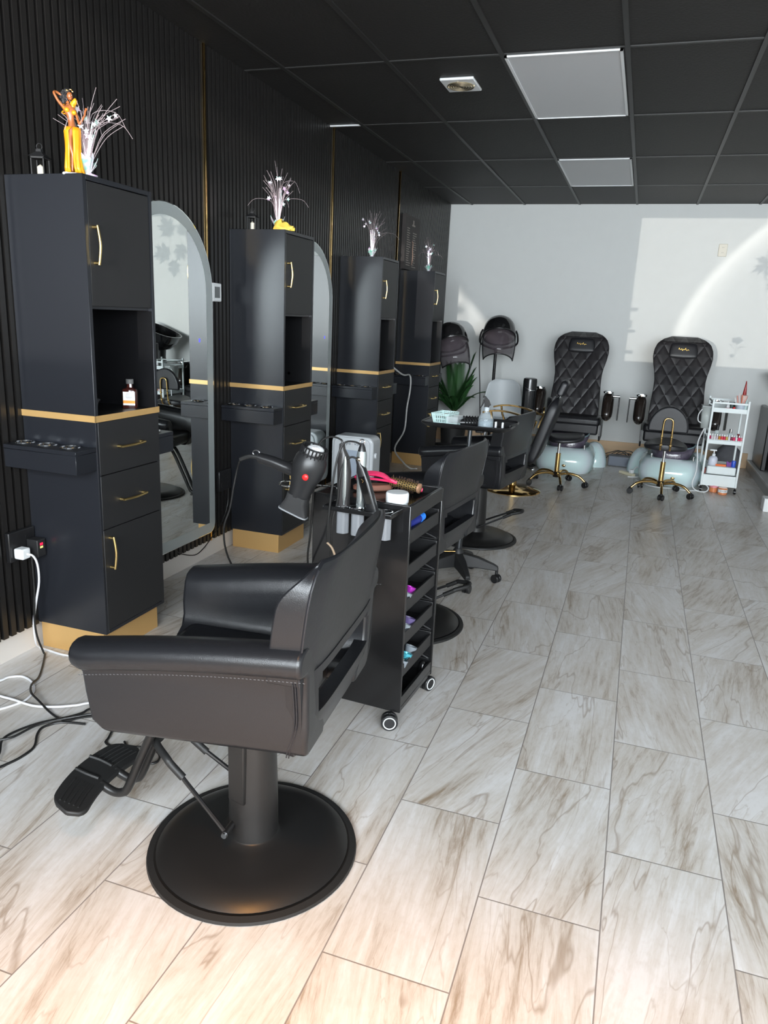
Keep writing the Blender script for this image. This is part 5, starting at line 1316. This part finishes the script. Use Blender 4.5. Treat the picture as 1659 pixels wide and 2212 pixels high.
# ================================================================== GOLD STOOLS
def stool(label, loc, rz, cast0):
    t = thing('rolling_stool', label, 'stool', loc, rz, 'gold five-wheeled stools with black saddle seats')
    obj('column', MB().cyl((0, 0, .10), (0, 0, .30), .022, None, 20), gold, t)
    obj('gas_lift', MB().cyl((0, 0, .29), (0, 0, .40), .013, None, 16), chrome, t)
    obj('hub', MB().lathe([(.030, .075), (.034, .09), (.034, .115), (.022, .125)], n=20), mat('dark hub', (0.03, 0.025, 0.02), 0.3, 0.5), t)
    for k in range(5):
        a = cast0+2*pi*k/5; d = Vector((cos(a), sin(a), 0))
        l_ = obj('leg', MB().tube([d*.02+Vector((0, 0, .10)), d*.10+Vector((0, 0, .118)), d*.20+Vector((0, 0, .105)), d*.265+Vector((0, 0, .055))], lambda s_: .0135-.003*s_, 10, 4), gold, t)
        c = d*.27; wd = Vector((cos(a+1.1), sin(a+1.1), 0)); m = MB()
        for sg in (-1, 1): m.cyl(c+wd*sg*.006+Vector((0, 0, .026)), c+wd*sg*.023+Vector((0, 0, .026)), .026, None, 20)
        m.cyl(c+Vector((0, 0, .03)), c+Vector((0, 0, .062)), .012)
        obj('caster', m, bpl, l_, bevel=.003)
    # saddle seat
    rr = []
    for j in range(13):
        v = -1+j/6; y_ = .05+.17*v; w_ = .185*math.sqrt(max(.08, 1-abs(v)**3.2))*(1-.10*(v > 0)*v)
        rr.append([(x, y_, .455+z-.30*x*x*4*.5+.012*v) for x, z in sup(w_, .030, 3.2, 30)])
    obj('saddle_seat', MB().loft(rr), lea2, t, sub=1)
    g_ = MB()
    g_.tube([(-.038, -.05, .42), (-.040, -.13, .43), (-.040, -.155, .50), (-.040, -.165, .60), (-.036, -.17, .68), (-.018, -.17, .705), (.018, -.17, .705), (.036, -.17, .68), (.040, -.165, .60), (.040, -.155, .50), (.040, -.13, .43), (.038, -.05, .42)], .008, 10, 5)
    for sg in (-1, 1):
        for z, y_ in ((.47, -.147), (.55, -.160)): g_.ball((sg*.040, y_, z), .013, .013, .013, 10, 8)
    obj('gold_loop', g_, gold, t)
    P = [(.168*cos(a), .205*sin(a)) for a in [pi*i/24 for i in range(25)]]
    P = [(-.168, -.012), (-.155, -.022), (.155, -.022), (.168, -.012)]+P[1:-1]
    rr = MB().prism([(x, .605+z) for x, z in P], 1, -.150, -.105)
    obj('back_pad', rr, lea2, t, bevel=.016, seg=4)
    return t
stool('gold rolling stool in front of the left massage chair', (-.615, 6.97, 0), R(-82), R(82)+R(-75))
stool('gold rolling stool in front of the right massage chair', (.305, 7.045, 0), R(-3), R(-85))

# ================================================================== WHITE POLISH CART AND NEIGHBOURS
t = thing('utility_cart', 'white three-tier metal rolling cart full of nail polish', 'cart', (.825, 7.42, 0), R(0))
a, b_ = .148, .20
m = MB()
for x in (-a, a):
    for y_ in (-.01, b_*2): m.box(x-.009, x+.009, y_-.009, y_+.009, .06, .86)
fm = obj('frame', m, white_mt, t, bevel=.003)
def basketbox(z0, z1, holes=False):
    m = MB().box(-a, a, -.01, 2*b_, z0, z0+.004)
    for (x0, x1, y0, y1) in ((-a, a, -.012, -.008), (-a, a, 2*b_-.002, 2*b_+.002), (-a-.002, -a+.002, -.01, 2*b_), (a-.002, a+.002, -.01, 2*b_)): m.box(x0, x1, y0, y1, z0, z1)
    return m
s1 = obj('top_tier', basketbox(.745, .785), white_mt, t); obj('top_rail', MB().box(-a, a, -.013, -.005, .822, .838).box(-a, a, 2*b_-.004, 2*b_+.004, .822, .838).box(-a-.004, -a+.004, -.01, 2*b_, .822, .838).box(a-.004, a+.004, -.01, 2*b_, .822, .838), white_mt, t)
s2 = obj('middle_tier', basketbox(.455, .497), white_mt, t)
obj('insert', MB().box(-a+.004, a-.004, -.006, .028, .459, .487), white_mt, t)
hh = MB()
for k in range(24): hh.box(-.140+.012*k, -.134+.012*k, -.0127, -.0118, .488, .493)
obj('punched_holes', hh, mat('dark slot', (0.08, 0.1, 0.1), 0.6), s2)
s3 = obj('bottom_tier', basketbox(.062, .165), white_mt, t)
obj('drawer_bin', MB().box(-.118, .132, 0.0, .35, .168, .245), white_mt, t, bevel=.012, seg=3)
for x in (-a, a):
    for y_ in (0, 2*b_-.01): obj('caster', MB().cyl((x-.010, y_, .022), (x+.010, y_, .022), .022, None, 18).cyl((x, y_, .03), (x, y_, .062), .006), bpl, t)
CX, CY = .825, 7.42
def small(name, label, cat, x, y_, z, mb, m, group=None):
    return tag(obj(name, mb, m, loc=(CX+x, CY+y_, z)), label, cat, group)
cols = [(0.45, 0.02, 0.10), (0.75, 0.62, 0.66), (0.80, 0.78, 0.78), (0.65, 0.50, 0.55), (0.55, 0.25, 0.03), (0.75, 0.05, 0.06), (0.70, 0.04, 0.10), (0.68, 0.45, 0.12), (0.82, 0.84, 0.85), (0.25, 0.02, 0.06), (0.80, 0.05, 0.15), (0.80, 0.80, 0.82), (0.82, 0.02, 0.12), (0.85, 0.25, 0.30)]
names = ['wine red', 'pale pink', 'white', 'dusty pink', 'amber brown', 'scarlet', 'crimson', 'golden', 'milky white', 'dark plum', 'rose red', 'pearl white', 'cherry red', 'coral']
order = ['leftmost', 'second from left', 'third from left', 'fourth from left', 'fifth from left', 'sixth from left', 'seventh from left', 'eighth from left', 'sixth from right', 'fifth from right', 'fourth from right', 'third from right', 'second from right', 'rightmost']
for k in range(14):
    t = thing('nail_polish', '%s nail polish bottle, %s in the front row of middle tier' % (names[k], order[k]), 'nail polish', (CX-.133+.0205*k, CY+.011, .4875), 0, 'nail polish bottles on the cart middle tier')
    obj('bottle', MB().lathe([(.0088, 0), (.0096, .003), (.0096, .036), (.005, .040)], n=14), mat('polish %d' % k, cols[k], 0.15, coat=0.4), t)
    obj('cap', MB().lathe([(.0052, .039), (.0048, .056), (.004, .058)], n=12), white_pl if k % 3 else mat('silver cap', (0.7, 0.7, 0.7), 0.2, 0.9), t)
def bottle(label, x, y_, z, r_, h_, mb_, mc, cat='bottle'):
    t = thing('bottle', label, cat, (CX+x, CY+y_, z))
    obj('body', MB().lathe([(r_*.95, 0), (r_, .004), (r_, h_*.62), (r_*.5, h_*.70)], n=20), mb_, t)
    obj('cap', MB().lathe([(r_*.62, h_*.69), (r_*.6, h_), (r_*.5, h_*1.01)], n=16), mc, t)
clb = mat('clear liquid bottle', (0.75, 0.85, 0.85), 0.05, alpha=0.5)
bottle('tall clear bottle with black cap on the middle tier of the cart', -.068, .13, .459, .022, .155, clb, bpl)
bottle('clear bottle with silver cap on the middle tier of the cart', .052, .15, .459, .022, .125, clb, chrome)
bottle('small dark red bottle at the right of the middle tier', .115, .10, .459, .018, .09, mat('dark red liquid', (0.22, 0.01, 0.03), 0.15), mat('dark red cap', (0.2, 0.01, 0.02), 0.3))
small('tray', 'shallow clear tray lying behind the polish row on the middle tier', 'tray', -.01, .09, .459, MB().box(-.07, .07, -.03, .03, 0, .05), mat('cloudy clear plastic', (0.62, 0.75, 0.76), 0.15, alpha=0.6))
# top tier goods
small('packet', 'dark red packet at the left of the cart top tier', 'packet', -.085, .03, .750, MB().box(-.035, .035, -.012, .012, 0, .030), mat('dark red packet', (0.45, 0.02, 0.04), 0.4))
small('packet', 'pink and white packet in the middle of the cart top tier', 'packet', -.012, .03, .750, MB().box(-.028, .028, -.010, .010, 0, .036), mat('pink white packet', (0.65, 0.35, 0.38), 0.4, var=0.6, bscale=200))
small('nail_tube', 'bright red tube standing on the cart top tier', 'tube', .032, .025, .750, MB().lathe([(.010, 0), (.010, .045), (.004, .05)], n=14), red_pl)
t = thing('tool_cup', 'pale cup full of nail tools on the right of the cart top', 'cup', (CX+.088, CY+.06, .750))
obj('cup', MB().lathe([(.036, 0), (.038, .004), (.040, .085)], n=24), mat('pale blue cup', (0.55, 0.62, 0.70), 0.3), t)
tl_ = [(-.028, 0, .15, (0.7, 0.3, 0.25)), (-.015, .01, .17, (0.8, 0.7, 0.68)), (0, -.01, .16, (0.65, 0.18, 0.10)), (.012, .012, .18, (0.82, 0.62, 0.5)), (.024, -.006, .15, (0.75, 0.35, 0.30)), (-.04, .0, .13, (0.85, 0.82, 0.80))]
for i, (x, y_, h_, c_) in enumerate(tl_):
    obj('tool', MB().cyl((x*.5, y_*.5, .02), (x*1.5, y_, h_), .0045, .006, 10), mat('tool paint %d' % i, c_, 0.4), t)
t = thing('nail_drill', 'pointed dark red object standing above the tool cup on the cart', 'tool', (CX+.105, CY+.075, .835))
obj('cone', MB().lathe([(.016, .075), (.017, .08), (.010, .14), (.004, .195), (.002, .2)], n=18), mat('dark red cone', (0.32, 0.015, 0.015), 0.3), t)
obj('pale_collar', MB().lathe([(.014, 0), (.030, .045), (.032, .07), (.015, .076)], n=20), mat('pale pink collar', (0.65, 0.5, 0.45), 0.4), t)
small('tape_roll', 'dark green black roll behind the tool cup on the cart', 'roll', .02, .12, .750, MB().lathe([(.032, 0), (.032, .085)], n=24), mat('dark green roll', (0.02, 0.045, 0.04), 0.35))
small('white_bottle', 'short white tapered bottle at the cart top', 'bottle', -.015, .08, .750, MB().lathe([(.016, 0), (.016, .05), (.005, .085), (.003, .10)], n=16), white_pl)
small('eraser', 'mint green pointed tool leaning on the right of the tool cup', 'tool', .132, .05, .750, MB().lathe([(.014, 0), (.015, .07), (.008, .105), (.003, .12)], n=16), mint)
# bottom tier goods
t = thing('lotion_pump', 'white lotion pump bottle in the bottom tier of the cart', 'bottle', (CX-.07, CY+.07, .246))
obj('bottle', MB().lathe([(.038, 0), (.040, .004), (.040, .06), (.030, .078), (.014, .085)], n=24), mat('lilac white bottle', (0.68, 0.70, 0.80), 0.3), t)
obj('pump', MB().lathe([(.015, .083), (.015, .105), (.006, .108), (.006, .135)], n=16).box(-.038, .022, -.009, .009, .132, .145), white_pl, t, bevel=.002)
small('file_bundle', 'orange flat file bundle on the bottom bin of the cart', 'file', .0, .05, .246, MB().box(-.045, .045, -.02, .02, 0, .016), mat('orange foam', (0.85, 0.16, 0.02), 0.5))
small('purple_block', 'purple buffer block on the bottom bin of the cart', 'block', .072, .07, .246, MB().prism([(-.020, 0), (.022, 0), (.018, .030), (.024, .052), (.0, .036), (-.024, .05)], 1, -.018, .018), mat('purple foam', (0.16, 0.03, 0.25), 0.5))
small('blue_jar', 'blue jar at the right of the cart bottom bin', 'jar', .108, .05, .246, MB().lathe([(.019, 0), (.020, .05), (.017, .06)], n=20), mat('strong blue plastic', (0.03, 0.10, 0.60), 0.3))
small('red_box', 'flat dark red box under the bin edge at the left of cart', 'box', -.135, .06, .166, MB().box(-.010, .014, -.03, .04, 0, .05), mat('dark brown red card', (0.2, 0.03, 0.02), 0.5))
# under the cart
t = thing('candle_jar', 'orange jar with a white label on the floor under the cart', 'jar', (.865, 7.36, 0))
og = mat('amber orange jar', (0.75, 0.26, 0.10), 0.15, coat=0.4)
obj('jar_body', MB().lathe([(.036, 0), (.041, .006), (.041, .058), (.036, .063)], n=28), og, t)
lb_ = obj('white_label', MB().lathe([(.0415, .022), (.0415, .050)], n=28), white_pl, t)
mk = MB()
for k, w_ in ((-.018, .004), (-.006, .005), (.006, .004), (.018, .005)): mk.box(k-w_/2, k+w_/2, -.0422, -.0400, .031, .042)
obj('label_print', mk, mat('brown print', (0.25, 0.15, 0.12), 0.5), lb_)
t = thing('candle_jar', 'pink-lidded orange jar on the floor left of the labelled jar', 'jar', (.795, 7.44, 0))
obj('jar_body', MB().lathe([(.034, 0), (.040, .006), (.040, .045)], n=28), og, t)
obj('lid', MB().lathe([(.041, .045), (.041, .062), (.03, .066)], n=28), mat('pink lid', (0.80, 0.30, 0.35), 0.35), t)
t = thing('hanging_caddy', 'clear plastic bin hanging on the left side of the cart', 'bin', (.635, 7.52, .70))
obj('bin', MB().loft([rect(.030, .075, -.115), rect(.040, .085, .085)], caps=False), mat('milky clear plastic', (0.75, 0.80, 0.78), 0.15, alpha=0.5), t, solid=.003)
obj('rim', MB().tube([(x, y_, .087) for x, y_ in ((-.041, -.086), (.041, -.086), (.041, .086), (-.041, .086))], .004, 6, 1, True), white_pl, t)
obj('cable_hook', MB().tube([(-.04, -.07, .06), (-.065, -.06, .01), (-.062, -.06, -.05), (-.03, -.06, -.07)], .005, 6, 4), white_pl, t)
t = tag(obj('backpack', MB().loft([[(x, y_, z) for x, y_ in sup(a_, .09, 3, 24)] for a_, z in ((.10, 0), (.13, .05), (.135, .17), (.11, .25), (.06, .30))]), mat('dark grey fabric', (0.10, 0.10, 0.11), 0.8, bump=.8, bscale=40, bdist=.01), loc=(1.0, 8.55, 0.0)), 'dark grey slumped bag on the floor behind the cart', 'bag')
# clutter on the floor between the massage chairs
t = thing('power_box', 'small dark rectangular box on the floor between the massage chairs', 'box', (-.085, 8.33, 0), R(-3))
obj('body', MB().box(-.115, .115, -.05, .06, 0, .115), mat('dark grey box plastic', (0.06, 0.065, 0.075), 0.35), t, bevel=.004)
obj('front_face', MB().box(-.105, .105, -.0525, -.049, .01, .105), mat('bluish grey panel', (0.13, 0.15, 0.19), 0.2), t)
for k in range(4):
    rnd = random.Random(20+k)
    tag(obj('floor_cable', MB().tube([(-.30+.05*k, 8.50, .006), (-.26+.04*k, 8.47, .06+.03*rnd.random()), (-.17+.03*k, 8.46, .10+.04*rnd.random()), (-.10+.04*k, 8.45, .125+.03*rnd.random()), (-.02+.03*k, 8.47, .10), (.03+.02*k, 8.52, .006)], .0045, 6, 4), cordb),
        ['lowest black cable arching behind the dark floor box', 'second black cable arching behind the dark floor box', 'third black cable arching behind the dark floor box', 'rightmost black cable arching behind the dark floor box'][k], 'cable')
t = thing('power_strip', 'cream power strip on the floor in front of the dark box', 'power strip', (.01, 7.86, 0), R(-48))
cream = mat('cream plastic', (0.72, 0.66, 0.48), 0.4)
obj('body', MB().box(-.10, .10, -.022, .022, 0, .028), cream, t, bevel=.005)
obj('white_plug', MB().box(.04, .08, -.016, .016, .028, .065), white_pl, t, bevel=.005)
floorcord('white cord looping from the cream power strip', [(.06, 7.82, .05), (.10, 7.86, .09), (.15, 7.88, .05), (.13, 7.80, .006), (.08, 7.74, .006), (.02, 7.72, .006)], .006, white_pl)
floorcord('white cord in front of the right massage chair tub', [(.10, 7.60), (.20, 7.40), (.32, 7.34), (.42, 7.36), (.56, 7.34), (.66, 7.40), (.70, 7.50)], .005, white_pl)
floorcord('white cord hanging down the left side of the cart to the floor', [(.64, 7.50, .58), (.60, 7.46, .45), (.615, 7.44, .30), (.62, 7.42, .18), (.60, 7.40, .06), (.64, 7.38, .008), (.72, 7.36, .008), (.745, 7.40, .04), (.70, 7.44, .07), (.66, 7.42, .05)], .006, white_pl)

# ================================================================== RIGHT SIDE: WASH UNIT ON THE PLATFORM
t = thing('shampoo_unit', 'dark grey and black backwash chair unit with basin on the right platform', 'shampoo chair', (1.29, 8.20, .10))
gry = mat('dark grey vinyl', (0.085, 0.08, 0.085), 0.4)
obj('base_cabinet', MB().box(.06, .62, .0, .72, 0, .60), gry, t, bevel=.035, seg=5)
obj('side_panel', MB().box(0, .05, .10, .72, 0, .62), bpl, t, bevel=.01)
obj('armrest', MB().loft([[(.05+x, y_, z) for x, y_ in sup(.035, .05, 3, 20)] for z, y_ in ((.55, 0), (.90, 0))]), lea2, t, bevel=.015)
bw = MB(); rr = []
qb = Matrix.Rotation(R(-20), 3, 'Y')
for r_, z in ((.10, -.17), (.17, -.12), (.225, -.02), (.245, .06), (.25, .08), (.235, .08), (.21, .0), (.14, -.09), (.06, -.13)):
    rr.append([Vector((.25, .38, .98))+qb@Vector((x, y_, z)) for x, y_ in sup(r_*1.1, r_, 2.6, 36)])
obj('basin', bw.loft(rr), mat('gloss black ceramic', (0.01, 0.01, 0.011), 0.08, coat=.5), t)
obj('basin_pedestal', MB().lathe([(.10, .58), (.08, .70), (.09, .84)], (.25, .38, 0), 24), bpl, t)
t = thing('white_box', 'white lidded box on the floor at the right edge by the platform', 'box', (1.20, 6.86, 0))
obj('body', MB().box(-.07, .045, -.07, .07, 0, .115), white_pl, t, bevel=.006)
obj('lid_knob', MB().lathe([(.012, .115), (.012, .130), (.020, .135), (.018, .142)], (-.01, 0, 0), 16), white_pl, t)
